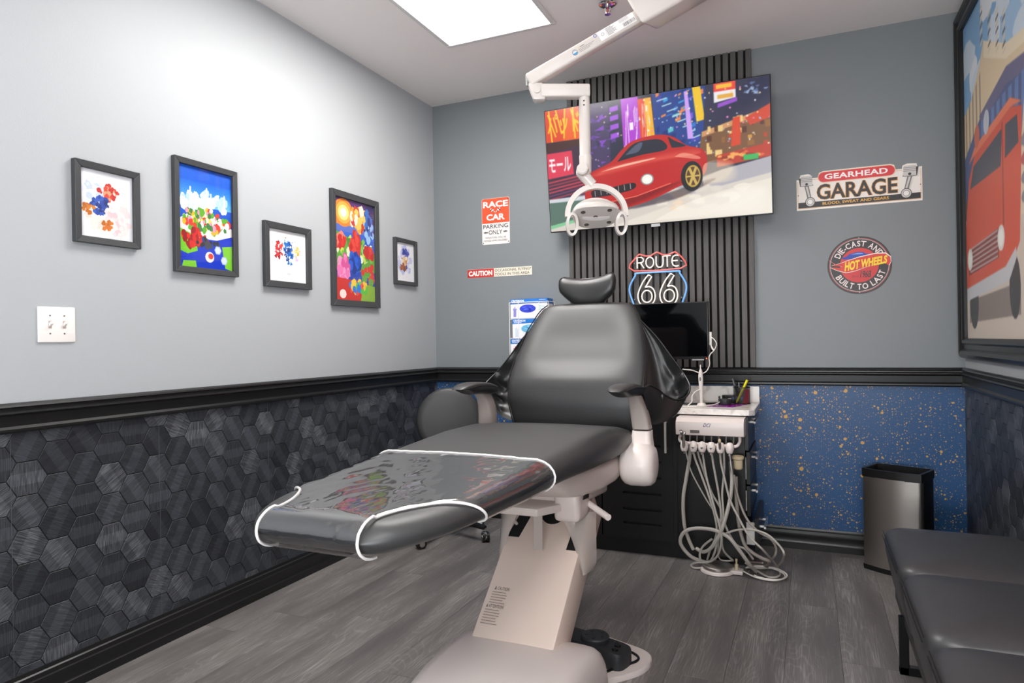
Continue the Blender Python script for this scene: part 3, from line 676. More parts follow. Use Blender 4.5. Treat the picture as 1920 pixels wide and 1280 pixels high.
for k in range(34):
    u, v = rnd.uniform(.52, .72), rnd.uniform(.58, .98); a, b_ = rnd.uniform(.012, .035), rnd.uniform(.02, .06)
    p.poly([(u, v), (u + a, v + .012), (u + a, v + b_), (u, v + b_ - .012)], rnd.choice([(40, 120, 206), (60, 160, 220), (120, 90, 210), (226, 130, 80), (24, 50, 120), (90, 190, 200), (70, 70, 180)]))
for k in range(9): p.line([(.53 + .022 * k, .94 - .045 * k), (.575 + .02 * k, .955 - .045 * k)], .009, (190, 226, 226), 1.75)
p.poly([(.66, .62), (.685, .62), (.665, .98), (.65, .98)], (206, 160, 240)); p.poly([(.7, .74), (.735, .75), (.72, 1), (.685, 1)], (240, 196, 44))
p.poly([(.72, .44), (1, .5), (1, 1), (.74, 1)], (46, 48, 74)); p.poly([(.775, .86), (.865, .88), (.865, 1), (.775, 1)], (236, 232, 236)); p.rect(.775, .94, .865, 1, (232, 70, 60)); p.rect(.785, .96, .85, .99, (240, 190, 60)); p.rect(.79, .885, .855, .915, (226, 170, 70))
p.poly([(.79, .82), (.87, .85), (.87, .88), (.79, .85)], (150, 80, 200)); splinters(p, [(150, 170, 200), (90, 110, 150)], .93, .93, .06, .05, 14, .01, .02)
p.poly([(.7, .42), (1, .45), (1, .78), (.87, .72), (.72, .66)], (122, 84, 56)); p.poly([(.72, .62), (1, .74), (1, .78), (.72, .66)], (206, 150, 100))
for k in range(30):
    u, v = rnd.uniform(.72, .98), rnd.uniform(.44, .7); p.rect(u, v, u + rnd.uniform(.01, .03), v + rnd.uniform(.015, .05), rnd.choice([(206, 150, 70), (190, 70, 40), (236, 200, 130), (90, 50, 36), (150, 100, 50)]))
p.poly([(.84, .52), (.88, .53), (.88, .74), (.85, .73)], (214, 70, 40)); p.poly([(.92, .66), (1, .7), (1, .8), (.9, .72)], (206, 70, 44))
p.poly([(.78, .38), (1, .42), (1, .52), (.78, .47)], (186, 60, 40)); splash(p, [(226, 110, 60), (240, 170, 90), (150, 50, 40)], .88, .45, .1, .03, 20, .008, .016); p.rect(.89, .41, .95, .45, (60, 180, 90))
# pale road sweeping up to the right
p.poly([(0, 0), (1, 0), (1, .42), (.8, .36), (.55, .22), (.3, .12), (0, .04)], (214, 206, 196)); p.poly([(.4, .12), (1, .3), (1, .42), (.8, .36), (.55, .24)], (176, 172, 180)); p.poly([(.3, 0), (1, 0), (1, .26), (.6, .14)], (230, 222, 208))
p.poly([(0, .02), (.3, .12), (.3, .14), (0, .05)], (130, 200, 150)); splash(p, [(236, 228, 214), (222, 212, 200), (240, 216, 190)], .72, .17, .2, .08, 24, .02, .05)
# street lights and haze, then a plain red saloon car seen from the front corner: dark glass, grille, round lamps
for q in range(120): p.ell(rnd.uniform(.2, 1), rnd.uniform(.45, .98), rnd.uniform(.002, .005), rnd.uniform(.004, .009), rnd.choice([(250, 220, 150), (150, 200, 240), (240, 130, 200), (250, 250, 240)]), 8)
p.blur(5)
def sm(pts, k=6): return [(q.x, q.y) for q in catmull([(a, b_, 0) for a, b_ in pts + [pts[0]]], k)[:-1]]
car = (190, 36, 34)
p.wash(sm([(.2, .1), (.56, .16), (.72, .25), (.76, .3), (.5, .2), (.22, .09)]), (70, 60, 66), .7)
p.blur(8, (.15, .04, .8, .34))
p.poly(sm([(.18, .21), (.2, .15), (.28, .125), (.46, .17), (.62, .27), (.72, .33), (.74, .44), (.72, .53), (.655, .575), (.6, .65), (.53, .685), (.42, .665), (.36, .6), (.31, .52), (.22, .46), (.18, .4)]), car)
p.poly(sm([(.34, .515), (.45, .545), (.565, .565), (.545, .64), (.48, .655), (.41, .63)]), (36, 40, 54)); p.poly(sm([(.59, .57), (.65, .572), (.6, .625), (.575, .655)]), (36, 40, 54)); p.wash(sm([(.38, .56), (.44, .575), (.46, .64), (.43, .63)]), (130, 140, 170), .5)
for k in range(10): p.wash(sm([(.2 + .004 * k, .43 - .004 * k), (.3, .49 - .002 * k), (.5, .53 - .004 * k), (.68, .55 - .006 * k), (.7, .5), (.5, .47 + .003 * k), (.3, .42 + .004 * k)]), (244, 120, 96), .07)
for k in range(8): p.wash(sm([(.2, .2), (.3, .13 + .003 * k), (.46, .18 + .004 * k), (.62, .28 + .006 * k), (.6, .3), (.4, .22)]), (96, 12, 20), .1)
p.wash(sm([(.26, .45), (.36, .487), (.5, .51), (.5, .5), (.36, .47)]), (255, 226, 200), .7); p.wash(sm([(.6, .5), (.7, .46), (.705, .48), (.64, .52)]), (250, 180, 150), .6)
p.poly(sm([(.215, .25), (.3, .255), (.41, .285), (.41, .335), (.3, .315), (.215, .305)]), (40, 32, 38))
for k in range(7): p.line([(.23 + .028 * k, .257 + .005 * k), (.228 + .028 * k, .303 + .005 * k)], .006, (170, 164, 166), 1.75)
for cx_, cy_, rx, ry in ((.475, .35, .03, .045), (.197, .345, .013, .032)): p.ell(cx_, cy_, rx, ry, (150, 146, 150)); p.ell(cx_, cy_, rx * .8, ry * .8, (248, 244, 232)); p.ell(cx_, cy_, rx * .35, ry * .35, (255, 255, 250))
p.line([(.24, .19), (.42, .225), (.58, .3)], .008, (236, 110, 90), 1.75)
p.ell(.672, .335, .047, .115, (30, 28, 32), 30); p.ell(.677, .335, .033, .085, (190, 156, 66), 30); p.ell(.677, .335, .027, .07, (90, 60, 40), 30)
for k in range(6): p.line([(.677, .335), (.677 + .03 * math.cos(k * 1.047), .335 + .075 * math.sin(k * 1.047))], .012, (206, 176, 90), 1.0)
for k in range(8): p.wash(sm([(.72, .25 + .004 * k), (.86 - .01 * k, .28), (.84, .42 - .008 * k), (.73, .42)]), (255, 236, 200), .09)
for k in range(10): p.wash(sm([(.5, .02), (.98 - .02 * k, .02 + .004 * k), (.96, .22 - .006 * k), (.7, .16)]), (255, 250, 238), .05)
p.blur(2); p.put('screen_picture', tvp(.004, .008, .0006), Vector((TW * .992, 0, 0)), vz * (TH * .984), t, .2, .6)

# ---------------------------------------------------------------- tin signs on the back wall
def sign(name, label, x, z):
    return thing(name, label, 'sign', (x, D, z))
def plate(pts, name, t, m=None, th=.0018):
    MB().prism(pts, lambda p: (p[0], D, p[1]), lambda p: (p[0], D - th, p[1])).build(name, m or mat('tin_edge', (222, 214, 206), .35, .2), t, smooth=False)
def rr(x0, x1, z0, z1, r, k=5):
    pts = []
    for cx, cy, a0 in ((x1 - r, z0 + r, -PI / 2), (x1 - r, z1 - r, 0), (x0 + r, z1 - r, PI / 2), (x0 + r, z0 + r, PI)):
        pts += [(cx + r * math.cos(a0 + PI / 2 * i / k), cy + r * math.sin(a0 + PI / 2 * i / k)) for i in range(k + 1)]
    return pts
def screws(t, pts, r=.0035):
    for x, z in pts: MB().cyl((x, D - .0018, z), (x, D - .0036, z), r, n=10).build('screw', mat('dark_screw', (52, 48, 46), .4, .5), t)
x0, x1, z0, z1 = -1.913, -1.718, 1.75, 2.045
t = sign('parking_sign', 'upright tin sign, orange-red over white, about race car parking', (x0 + x1) / 2, z0)
plate(rr(x0, x1, z0, z1, .01), 'plate', t)
p = Print((x0, D - .002, z0), (x1 - x0, 0, 0), (0, 0, z1 - z0))
p.rrect(.01, .006, .99, .994, .05, .033, (238, 232, 228)); p.rrect(.01, .46, .99, .994, .05, .033, (226, 84, 48)); p.rect(.01, .46, .99, .5, (226, 84, 48))
w_ = (244, 240, 236); g_ = (86, 84, 86)
p.text('RACE', .05, .8, .95, .935, w_, .035); p.text('CAR', .17, .52, .83, .655, w_, .035)
for s_ in (-1, 1):
    cx = .5 + s_ * .1; p.line([(cx - s_ * .09, .69), (cx + s_ * .05, .765)], .008, w_, .66)
    for i in range(3):
        for j in range(2):
            q = (cx + s_ * (-.01 + .035 * i), .715 + .03 * j + .012 * i); p.rect(q[0] - .018, q[1] - .012, q[0] + .018, q[1] + .012, w_ if (i + j) % 2 else (60, 50, 60))
p.text('PARKING', .05, .345, .95, .435, g_, .005); p.text('ONLY', .25, .215, .74, .31, g_, .005)
for s_ in (-1, 1):
    e = .5 + s_ * .44; a = .5 + s_ * .28; p.rect(min(a, e - s_ * .06), .253, max(a, e - s_ * .06), .275, g_); p.poly([(e, .264), (e - s_ * .08, .285), (e - s_ * .08, .243)], g_)
p.text('VIOLATORS WILL BE', .12, .13, .88, .165, (128, 126, 128), .01); p.text('TOWED AND CRUSHED', .06, .065, .92, .1, (128, 126, 128), .01)
p.build('print', m_tin, t); screws(t, [(x0 + .008, z0 + .01), (x1 - .008, z0 + .012), (x1 - .008, z1 - .012)])
x0, x1, z0, z1 = -2.024, -1.571, 1.542, 1.597
t = sign('caution_sign', 'long narrow red and cream tin caution sign about flying tools', (x0 + x1) / 2, z0)
plate(rr(x0, x1, z0, z1, .003), 'plate', t)
p = Print((x0, D - .002, z0), (x1 - x0, 0, 0), (0, 0, z1 - z0))
p.rect(0, .02, 1, .98, (232, 224, 206)); p.rect(0, .02, .42, .98, (200, 50, 44)); p.text('CAUTION', .02, .2, .395, .8, (242, 236, 228), .05)
p.text('OCCASIONAL FLYING', .435, .58, .965, .88, (90, 84, 78), .012); p.text('TOOLS IN THIS AREA', .435, .13, .965, .43, (90, 84, 78), .012)
p.build('print', m_tin, t); screws(t, [(x1 - .01, z1 - .012), (x0 + .008, z0 + .01)], .003)

# garage sign: shaped plate with two pistons
x0, x1, z0, z1 = -.045, .53, 1.795, 1.965
W_, H_ = x1 - x0, z1 - z0
def gx(u): return x0 + W_ * u
def gz(v): return z0 + H_ * v
t = sign('garage_sign', 'wide shaped tin garage sign with two pistons, cream with red banner', (x0 + x1) / 2, z0)
out = [(0, 0), (1, 0), (1, 1.0), (.965, 1.0), (.96, 1.1), (.89, 1.12), (.855, 1.08), (.85, .98), (.8, .98), (.79, 1.12), (.76, 1.16), (.225, 1.16), (.19, 1.12), (.18, .98), (.125, .98), (.12, 1.08), (.1, 1.12), (.035, 1.1), (.02, .96), (0, .96)]
plate([(gx(u), gz(v)) for u, v in out], 'plate', t)
p = Print((x0, D - .002, z0), (W_, 0, 0), (0, 0, H_))
p.poly([(.004 + .992 * u, .012 + .976 * v) for u, v in out], (240, 234, 226))
for q in ([(.01, .06), (.99, .06), (.99, .94)], [(.01, .06), (.01, .9)], [(.13, .93), (.18, .93)], [(.8, .93), (.85, .93)]): p.line(q, .014, (220, 160, 80), W_ / H_)
p.rect(.014, .07, .986, .24, (44, 42, 44)); p.text('BLOOD, SWEAT AND GEARS', .215, .105, .745, .205, (232, 176, 70), .02)
p.rrect(.178, .8, .8, 1.14, .05, .17, (236, 200, 170)); p.rrect(.184, .82, .794, 1.12, .045, .15, (216, 58, 62)); p.text('GEARHEAD', .235, .89, .74, 1.06, (246, 240, 238), .03, space=1.05)
p.text('GARAGE', .166, .275, .816, .765, (224, 164, 84), .05); p.text('GARAGE', .17, .285, .812, .755, (44, 42, 44), .02)
for cx, s_ in ((.085, -1), (.905, 1)):
    g1, g2, g3 = (206, 202, 198), (120, 116, 114), (60, 58, 58); k = .028 * -s_
    p.poly([(cx - .05 + k * -.6, 1.0), (cx + .05 - k * .6, 1.0), (cx + .055, .74), (cx - .055, .74)], g3); p.poly([(cx - .047, 1.05), (cx + .047, 1.05), (cx + .05, .75), (cx - .05, .75)], g1)
    for q in (.98, .93, .88): p.rect(cx - .048, q, cx + .048, q + .014, g2)
    p.ell(cx, .8, .012, .04, g3, 14)
    p.poly([(cx - .018, .74), (cx + .018, .74), (cx + .014 + k, .3), (cx - .02 + k, .3)], g2); p.poly([(cx - .008, .72), (cx + .008, .72), (cx + .004 + k, .34), (cx - .01 + k, .34)], g1)
    p.ell(cx + k, .24, .042, .15, g3, 20); p.ell(cx + k, .24, .037, .13, g1, 20); p.ell(cx + k, .24, .022, .078, (240, 236, 230), 18); p.ring(cx + k, .24, .022, .026, g2, W_ / H_)
p.build('print', m_tin, t); screws(t, [(x0 + .008, z0 + .08), (x1 - .008, z0 + .08)], .0025)

# round sign
cx, cz, R_ = .245, 1.4895, .148
t = sign('round_sign', 'round black tin sign with red centre, flame banner and blue car', cx, cz - R_)
plate([(cx + R_ * math.cos(2 * PI * i / 64), cz + R_ * math.sin(2 * PI * i / 64)) for i in range(64)], 'plate', t, mat('black_tin', (40, 36, 36), .35))
p = Print((cx, D - .002, cz), (R_, 0, 0), (0, 0, R_))
p.ell(0, 0, .985, .985, (44, 40, 41), 64); p.ring(0, 0, .925, .94, (206, 90, 90), n=64); p.ring(0, 0, .9, .912, (230, 214, 210), n=64); p.ell(0, 0, .6, .6, (208, 50, 52), 48)
p.arc_text('DIE-CAST AND', 0, 0, .65, .2, math.radians(158), math.radians(24), (238, 222, 218), .02)
p.arc_text('BUILT TO LAST', 0, 0, .65, .2, math.radians(207), math.radians(344), (238, 222, 218), .02, True)
p.poly([(-.52, .3), (-.4, .31), (-.3, .4), (-.05, .46), (.12, .45), (.2, .39), (.38, .37), (.4, .29), (.36, .25), (-.46, .22), (-.53, .25)], (30, 66, 170)); p.poly([(-.26, .38), (-.05, .43), (.1, .42), (.14, .38)], (120, 160, 220))
for q in (-.06, .26): p.ell(q, .265, .055, .055, (40, 40, 46), 14); p.ell(q, .265, .03, .03, (190, 186, 180), 12)
fl_ = [(-.95, .22), (-.72, .06), (-.55, .1), (-.35, .17), (0, .27), (.5, .36), (.8, .35), (.95, .22), (.96, .06), (.9, -.06), (.78, .02), (.5, .02), (.2, -.08), (-.1, -.18), (-.4, -.24), (-.7, -.14), (-.9, -.03), (-.6, -.06), (-.52, -.03), (-.6, 0), (-.86, .02), (-.75, .06)]
p.poly([(u * 1.02, v * 1.1 + .0) for u, v in fl_], (244, 236, 228)); p.poly(fl_, (214, 56, 44))
def warp(u0, u1): return lambda a, b: (lerp(u0, u1, a), lerp(lerp(-.2, .02, lerp(0, 1, (lerp(u0, u1, a) + .45) / 1.3)), lerp(.13, .3, (lerp(u0, u1, a) + .45) / 1.3), b))
p.text('HOT WHEELS', 0, 0, 0, 0, (248, 214, 40), .045, .15, fn=warp(-.46, .86))
p.text('1968', .02, -.44, .36, -.2, (40, 34, 36), .01, .25); p.text('Since', -.24, -.42, -.03, -.34, (120, 30, 34), 0, .3)
p.build('print', m_tin, t)
for dz in (.14, -.14): MB().cyl((cx, D - .0018, cz + dz), (cx, D - .0034, cz + dz), .003, n=8).build('screw', mat('steel_screw'), t)

# ---------------------------------------------------------------- neon style route sign on clear acrylic
nx0, nx1, nz1 = -.95, -.617, 1.63
t = thing('neon_sign', 'red, white and blue neon tube road shield sign on clear acrylic', 'neon sign', (-.785, D - .022, 1.3))
m_nr = mat('neon_red', (222, 104, 98), .3, emit=(230, 96, 90), es=.3); m_nb = mat('neon_blue', (112, 164, 224), .3, emit=(110, 168, 232), es=.3); m_nw = mat('neon_white', (232, 222, 212), .3, emit=(255, 240, 226), es=.4)
NY = D - .04
def nv(u, v): return (nx0 + (nx1 - nx0) * u, NY, 1.29 + .345 * v)
sh = [(.0, .79), (.17, .965), (.24, .955), (.36, .93), (.5, .985), (.64, .93), (.76, .955), (.83, .97), (1, .79), (.93, .66), (.98, .55), (1.02, .36), (.93, .12), (.7, .03), (.5, -.02), (.3, .03), (.07, .12), (-.02, .36), (.02, .55), (.07, .66)]
MB().prism([((u - .5) * 1.04 + .5, (v - .5) * 1.04 + .5) for u, v in sh], lambda q: Vector(nv(*q)) + Vector((0, .016, 0)), lambda q: Vector(nv(*q)) + Vector((0, .011, 0))).build('acrylic_backing', m_acrylic, t, smooth=False)
def ntube(pts, m, name, r=.0042, k=6, closed=False):
    q = catmull(pts + ([pts[0]] if closed else []), k) if k > 1 else pts
    MB().tube([nv(*(a[0], a[2]) if len(a) == 3 else a) for a in [(v.x, 0, v.y) if hasattr(v, 'x') else v for v in q]], r, 8).build(name, m, t)
def n3(pts): return [(a, b, 0) for a, b in pts]
ntube(n3([(.03, .79), (.17, .93), (.21, .945), (.3, .915), (.4, .915), (.5, .965), (.6, .915), (.7, .915), (.79, .945), (.83, .935), (.97, .79), (.9, .675), (.1, .675), (.03, .79)]), m_nr, 'red_tube', k=2)
ntube(n3([(.09, .1), (.02, .3), (.02, .42), (.07, .52), (.12, .6), (.12, .63), (.2, .635), (.5, .635), (.8, .635), (.88, .63), (.88, .6), (.93, .52), (.98, .42), (.98, .3), (.91, .1)]), m_nb, 'blue_tube', .005)
glyph = {'R': [[(0, 0), (0, 1), (.55, 1), (.75, .85), (.75, .65), (.55, .5), (.05, .5)], [(.4, .5), (.8, 0)]], 'O': [[(.45, 1), (.1, .82), (0, .5), (.1, .18), (.45, 0), (.8, .18), (.9, .5), (.8, .82), (.45, 1)]],
         'U': [[(0, 1), (0, .3), (.2, .03), (.4, 0), (.6, .03), (.8, .3), (.8, 1)]], 'T': [[(0, 1), (.8, 1)], [(.4, 1), (.4, 0)]], 'E': [[(.75, .95), (.5, 1), (.15, .9), (0, .6), (0, .4), (.15, .1), (.5, 0), (.75, .05)], [(0, .5), (.65, .52)]]}
for ch, u0 in zip('ROUTE', (.155, .31, .485, .615, .755)):
    b = MB()
    for st in glyph[ch]:
        q = catmull([(a, c, 0) for a, c in st], 5) if ch in 'OUE' and len(st) > 2 else [Vector((a, c, 0)) for a, c in st]
        b.tube([nv(u0 + .145 * v.x, .715 + .18 * v.y) for v in q], .0036, 8)
    o = b.build('letter', m_nw, t)
for u0 in (.16, .54):
    b = MB()
    six = [(.55, 1.0), (.28, .78), (.07, .5), (.0, .3), (.08, .08), (.3, -.04), (.52, -.05), (.78, .07), (.88, .28), (.8, .5), (.6, .6), (.38, .58), (.72, .93), (.55, 1.0)]
    b.tube([nv(u0 + .34 * v.x, .1 + .5 * v.y) for v in catmull([(a, c, 0) for a, c in six[:12]], 6)] + [nv(u0 + .34 * a, .1 + .5 * c) for a, c in six[11:]][1:], .0038, 8)
    b.tube([nv(u0 + .34 * (.46 + .26 * math.cos(a)), .1 + .5 * (.28 + .2 * math.sin(a))) for a in [2 * PI * i / 24 for i in range(25)]], .0036, 8)
    b.build('numeral', m_nw, t)
for u, v in ((.1, .8), (.9, .8), (.1, .2), (.9, .2)): MB().cyl(Vector(nv(u, v)) + Vector((0, .018, 0)), Vector(nv(u, v)) + Vector((0, .004, 0)), .004, n=10).build('standoff', m_chrome, t)

# ---------------------------------------------------------------- large framed mural on the right wall
MY0, MY1, MZ0, MZ1 = 1.35, 3.76, 1.106, 2.56
t = thing('framed_mural', 'huge moulded-frame mural of a red truck in a desert town, right wall', 'mural', (RX, (MY0 + MY1) / 2, MZ0 - .09))
b = MB(); fw = .095; prof = [(0, 0), (0, .022), (.01, .03), (.022, .03), (.03, .022), (.05, .02), (.06, .03), (.075, .034), (.088, .028), (.095, .016), (.095, 0)]
cor = [(MY1, MZ0), (MY0, MZ0), (MY0, MZ1), (MY1, MZ1)]; sg = [(1, -1), (-1, -1), (-1, 1), (1, 1)]
for k in range(4):
    (a, b_), (c, d) = cor[k], cor[(k + 1) % 4]; s1, s2 = sg[k], sg[(k + 1) % 4]
    b.loft([[(RX - h, a + s1[0] * q, b_ + s1[1] * q) for q, h in prof], [(RX - h, c + s2[0] * q, d + s2[1] * q) for q, h in prof]])
b.build('frame', m_trim, t, ang=25)
MB().box(RX - .008, RX, MY0 - .01, MY1 + .01, MZ0 - .01, MZ1 + .01).build('board', mat('white_paper'), t)
p = Canvas(2000, 1200)
p.rect(0, 0, 1, 1, (150, 190, 226)); p.poly([(0, .7), (.3, .85), (1, .7), (1, 1), (0, 1)], (112, 166, 214))
for q in range(26): p.ell(rnd.uniform(0, .9), rnd.uniform(.66, .98), rnd.uniform(.03, .09), rnd.uniform(.03, .08), rnd.choice([(226, 234, 240), (206, 222, 236), (238, 240, 240)]), 12, jit=.2)
p.poly([(0, .42), (.5, .5), (1, .4), (1, .7), (.5, .62), (0, .55)], (214, 184, 150)); p.poly([(0, 0), (1, 0), (1, .38), (0, .4)], (206, 188, 172))
# tan stepped building with pale spires and a blue awning
p.poly([(0, .44), (.34, .5), (.44, .6), (.44, .72), (.3, .76), (.16, .86), (.12, .8), (.06, .74), (0, .72)], (226, 200, 156)); p.poly([(.16, .86), (.3, .76), (.44, .72), (.44, .69), (.3, .72), (.16, .81)], (240, 222, 186))
for k in range(5): p.poly([(.012 + .028 * k, .58), (.022 + .028 * k, .58), (.022 + .028 * k, .73 + .014 * k), (.012 + .028 * k, .72 + .014 * k)], (150, 126, 104))
for u, h in ((.145, .985), (.2, .93), (.25, .9), (.29, .87)):
    for k in range(7): p.poly([(u - .01, h - .13 + .017 * k), (u + .01, h - .124 + .017 * k), (u + .008, h - .116 + .017 * k), (u - .008, h - .122 + .017 * k)], (96, 80, 62) if k % 2 else (226, 206, 170), False)
    p.l += 1
p.poly([(0, .42), (.36, .46), (.44, .62), (.3, .68), (.14, .66), (0, .58)], (58, 74, 120)); p.poly([(.12, .66), (.3, .7), (.46, .66), (.46, .62), (.3, .655), (.14, .63)], (90, 84, 120))
for k in range(8): p.poly([(.13 + .035 * k, .5), (.15 + .035 * k, .5), (.155 + .035 * k, .64), (.135 + .035 * k, .64)], (84, 110, 170), False)
p.l += 1; p.poly([(0, .38), (.44, .42), (.44, .5), (0, .44)], (80, 60, 56)); p.poly([(.34, .3), (.5, .3), (.5, .64), (.4, .62)], (222, 200, 172))
# plain red truck, front corner view: dark windscreen, round lamps, grey bumper
red = (214, 66, 40)
p.poly([(.02, .12), (.36, .14), (.36, .06), (.02, .05)], (120, 104, 96)); p.ell(.06, .11, .035, .08, (40, 38, 40)); p.ell(.33, .13, .03, .08, (40, 38, 40))
p.poly([(.0, .16), (.02, .13), (.3, .17), (.36, .24), (.38, .56), (.32, .585), (.08, .56), (.03, .5), (.0, .36)], red); p.poly([(.04, .47), (.07, .53), (.27, .555), (.26, .46)], (52, 56, 68)); p.poly([(.285, .47), (.36, .48), (.355, .55), (.29, .555)], (52, 56, 68)); p.rect(.268, .3, .276, .57, (160, 44, 30))
p.poly([(.03, .55), (.08, .585), (.32, .61), (.38, .57), (.32, .585), (.08, .56)], (236, 110, 70)); p.poly([(.02, .2), (.24, .22), (.24, .3), (.02, .28)], (120, 36, 30))
for k in range(6): p.line([(.03, .21 + .014 * k), (.235, .225 + .014 * k)], .005, (190, 180, 176), 1.6, False)
p.l += 1
for u, v in ((.03, .25), (.255, .27)): p.ell(u, v, .022, .035, (226, 220, 214)); p.ell(u, v, .014, .024, (250, 246, 236))
p.poly([(-.0, .12), (.3, .15), (.34, .2), (.34, .23), (.28, .19), (0, .16)], (196, 196, 200)); p.ell(.1, .61, .02, .035, (206, 90, 60)); p.ell(.17, .62, .02, .035, (190, 196, 206))
for k in range(4): p.ell(.4, .34 + .045 * k, .03, .018, rnd.choice([(90, 84, 90), (170, 60, 60), (120, 116, 124)]), 12)
# fender of a second red car
p.poly([(.38, .0), (.4, .18), (.46, .27), (.6, .3), (.9, .28), (.9, 0)], (216, 58, 34)); p.ell(.42, .03, .035, .09, (40, 36, 38)); p.poly([(.42, .18), (.47, .2), (.47, .25), (.43, .24)], (236, 226, 190)); p.poly([(.46, .27), (.6, .3), (.9, .28), (.9, .32), (.62, .36), (.5, .32)], (230, 90, 60))
p.px = p.px * .82 + .17; p.blur(3); p.put('print', (RX - .0085, MY1, MZ0), (0, -(MY1 - MY0), 0), (0, 0, MZ1 - MZ0), t, .4)

# ---------------------------------------------------------------- glove dispenser on the back wall
gx0, gx1, gy = -1.678, -1.43, D - .1
m_wire = mat('white_wire', (240, 238, 238), .35)
t = thing('glove_box_holder', 'white wire wall rack holding three glove boxes behind the chair', 'wall rack', ((gx0 + gx1) / 2, D, 1.015))
b = MB(); xs = (gx0 - .006, gx1 + .006)
for z in (1.02, 1.147, 1.273, 1.365):
    b.tube([(xs[0], D - .002, z), (xs[0], gy - .006, z), (xs[1], gy - .006, z), (xs[1], D - .002, z)], .0022, 6) if z in (1.02, 1.365) else b.tube([(xs[0], D - .002, z), (xs[0], gy - .006, z)], .0022, 6)
for x in (xs[0], gx0 + .055, gx1 - .055, xs[1]): b.tube([(x, gy - .006, 1.02), (x, gy - .006, 1.365)], .0022, 6)
for x in (xs[0], xs[1]): b.tube([(x, D - .003, 1.02), (x, D - .003, 1.365)], .0022, 6)
for z in (1.02, 1.142, 1.264): b.tube([(xs[0], gy + .004, z), (xs[1], gy + .004, z)], .0022, 6).tube([(xs[0], D - .02, z), (xs[1], D - .02, z)], .0022, 6)
b.build('wire_rack', m_wire, t)
def hand(p, cu, cv, s, col):
    h_ = s * 2.3
    p.poly([(cu - .5 * s, cv - 1.5 * h_), (cu + .45 * s, cv - 1.5 * h_), (cu + .55 * s, cv), (cu + .5 * s, cv + .5 * h_), (cu + .9 * s, cv + .9 * h_), (cu + .7 * s, cv + 1.1 * h_), (cu + .3 * s, cv + .8 * h_), (cu + .2 * s, cv + 1.6 * h_), (cu - .1 * s, cv + 1.6 * h_), (cu - .15 * s, cv + .9 * h_), (cu - .45 * s, cv + 1.2 * h_), (cu - .65 * s, cv + 1.0 * h_), (cu - .5 * s, cv + .3 * h_)], col)
for z, dx, c1, c2, what in ((1.267, 0, (52, 70, 206), (140, 136, 206), 'printed with a violet glove, topmost in the rack'), (1.145, .012, (110, 186, 226), (206, 220, 234), 'showing pale blue gloves, middle of the rack'), (1.023, -.002, (222, 40, 84), (230, 84, 120), 'printed with a pink glove, lowest in the rack')):
    bx = thing('glove_box', 'white and blue glove box ' + what, 'box', ((gx0 + gx1) / 2, D - .05, z), 'glove boxes in the wall rack')
    MB().box(gx0 + dx, gx1 - .004, gy, D - .008, z, z + .118).build('carton', mat('white_carton', (238, 238, 242), .5), bx, smooth=False)
    MB().box(gx1 - .0042, gx1 - .0036, gy, D - .008, z + .086, z + .1185).box(gx0 + dx, gx1 - .004, gy, D - .008, z + .118, z + .1184).build('blue_side', mat('carton_blue', (24, 116, 206), .5), bx, smooth=False)
    p = Print((gx0 + dx, gy - .0003, z), (gx1 - .004 - gx0 - dx, 0, 0), (0, 0, .118))
    p.rect(0, 0, 1, 1, (240, 240, 244)); p.poly([(0, .74), (.5, .78), (1, .8), (1, 1), (0, 1)], (34, 120, 208)); p.text('CRITERION', .03, .855, .37, .965, (246, 246, 250), .03); p.rect(.04, .8, .26, .825, (226, 234, 244)); p.rect(.78, .93, .95, .95, (226, 234, 244))
    hand(p, .12, .34, .075, c2); p.ell(.47, .5, .22, .21, c1, 22); splash(p, [tuple(min(255, q + 24) for q in c1), tuple(max(0, q - 24) for q in c1)], .47, .5, .13, .13, 12, .02, .05)
    for k in range(4): p.rect(.76, .62 - .07 * k, .93, .64 - .07 * k, (170, 206, 214))
    p.build('print', m_print, bx)
# ---------------------------------------------------------------- the dental chair, facing the viewer, long axis along the room
XC = -.885
chair = thing('dental_chair', 'black leather dental chair with white base in the middle of the room', 'dental chair', (XC, 1.95, 0))
# floor plate, waisted, with wide rear lobes
half = [(.10, 1.36), (.2, 1.4), (.225, 1.6), (.23, 1.9), (.235, 2.02), (.26, 2.1), (.32, 2.17), (.355, 2.22), (.372, 2.28), (.365, 2.335), (.33, 2.37), (.25, 2.4), (.16, 2.43), (.06, 2.44)]
outl = [(XC + a, y) for a, y in half] + [(XC - min(a, .2), y) for a, y in half[::-1]]
ol = catmull([(a, y, 0) for a, y in outl + [outl[0]]], 4)[:-1]
def inset(p, k): c = Vector((XC, 1.95, 0)); return (c + (Vector(p) - c) * k)
MB().loft([[(p.x, p.y, .001) for p in ol], [(p.x, p.y, .016) for p in ol], [(inset(p, .99).x, inset(p, .99).y, .021) for p in ol]]).build('base_plate', m_white, chair)
# rounded hood over the foot of the lift arm
prof = [(2.08, .02), (2.06, .12), (2.0, .175), (1.9, .197), (1.78, .205), (1.66, .2), (1.55, .175), (1.45, .125), (1.39, .07), (1.375, .02)]
pc = catmull([(y, z, 0) for y, z in prof], 4)
rings = []
for X, k, ky in ((-1.045, .72, .94), (-1.038, .9, .98), (-1.026, .98, 1), (-1.0, 1, 1), (-.8, 1.01, 1), (-.66, 1, 1), (-.63, .985, .995), (-.612, .93, .98), (-.6, .82, .95), (-.592, .62, .9)):
    rings.append([(X, 1.73 + (p.x - 1.73) * ky, .02 + (p.y - .02) * k) for p in pc])
MB().loft(rings).build('base_hood', m_white, chair, ang=50)
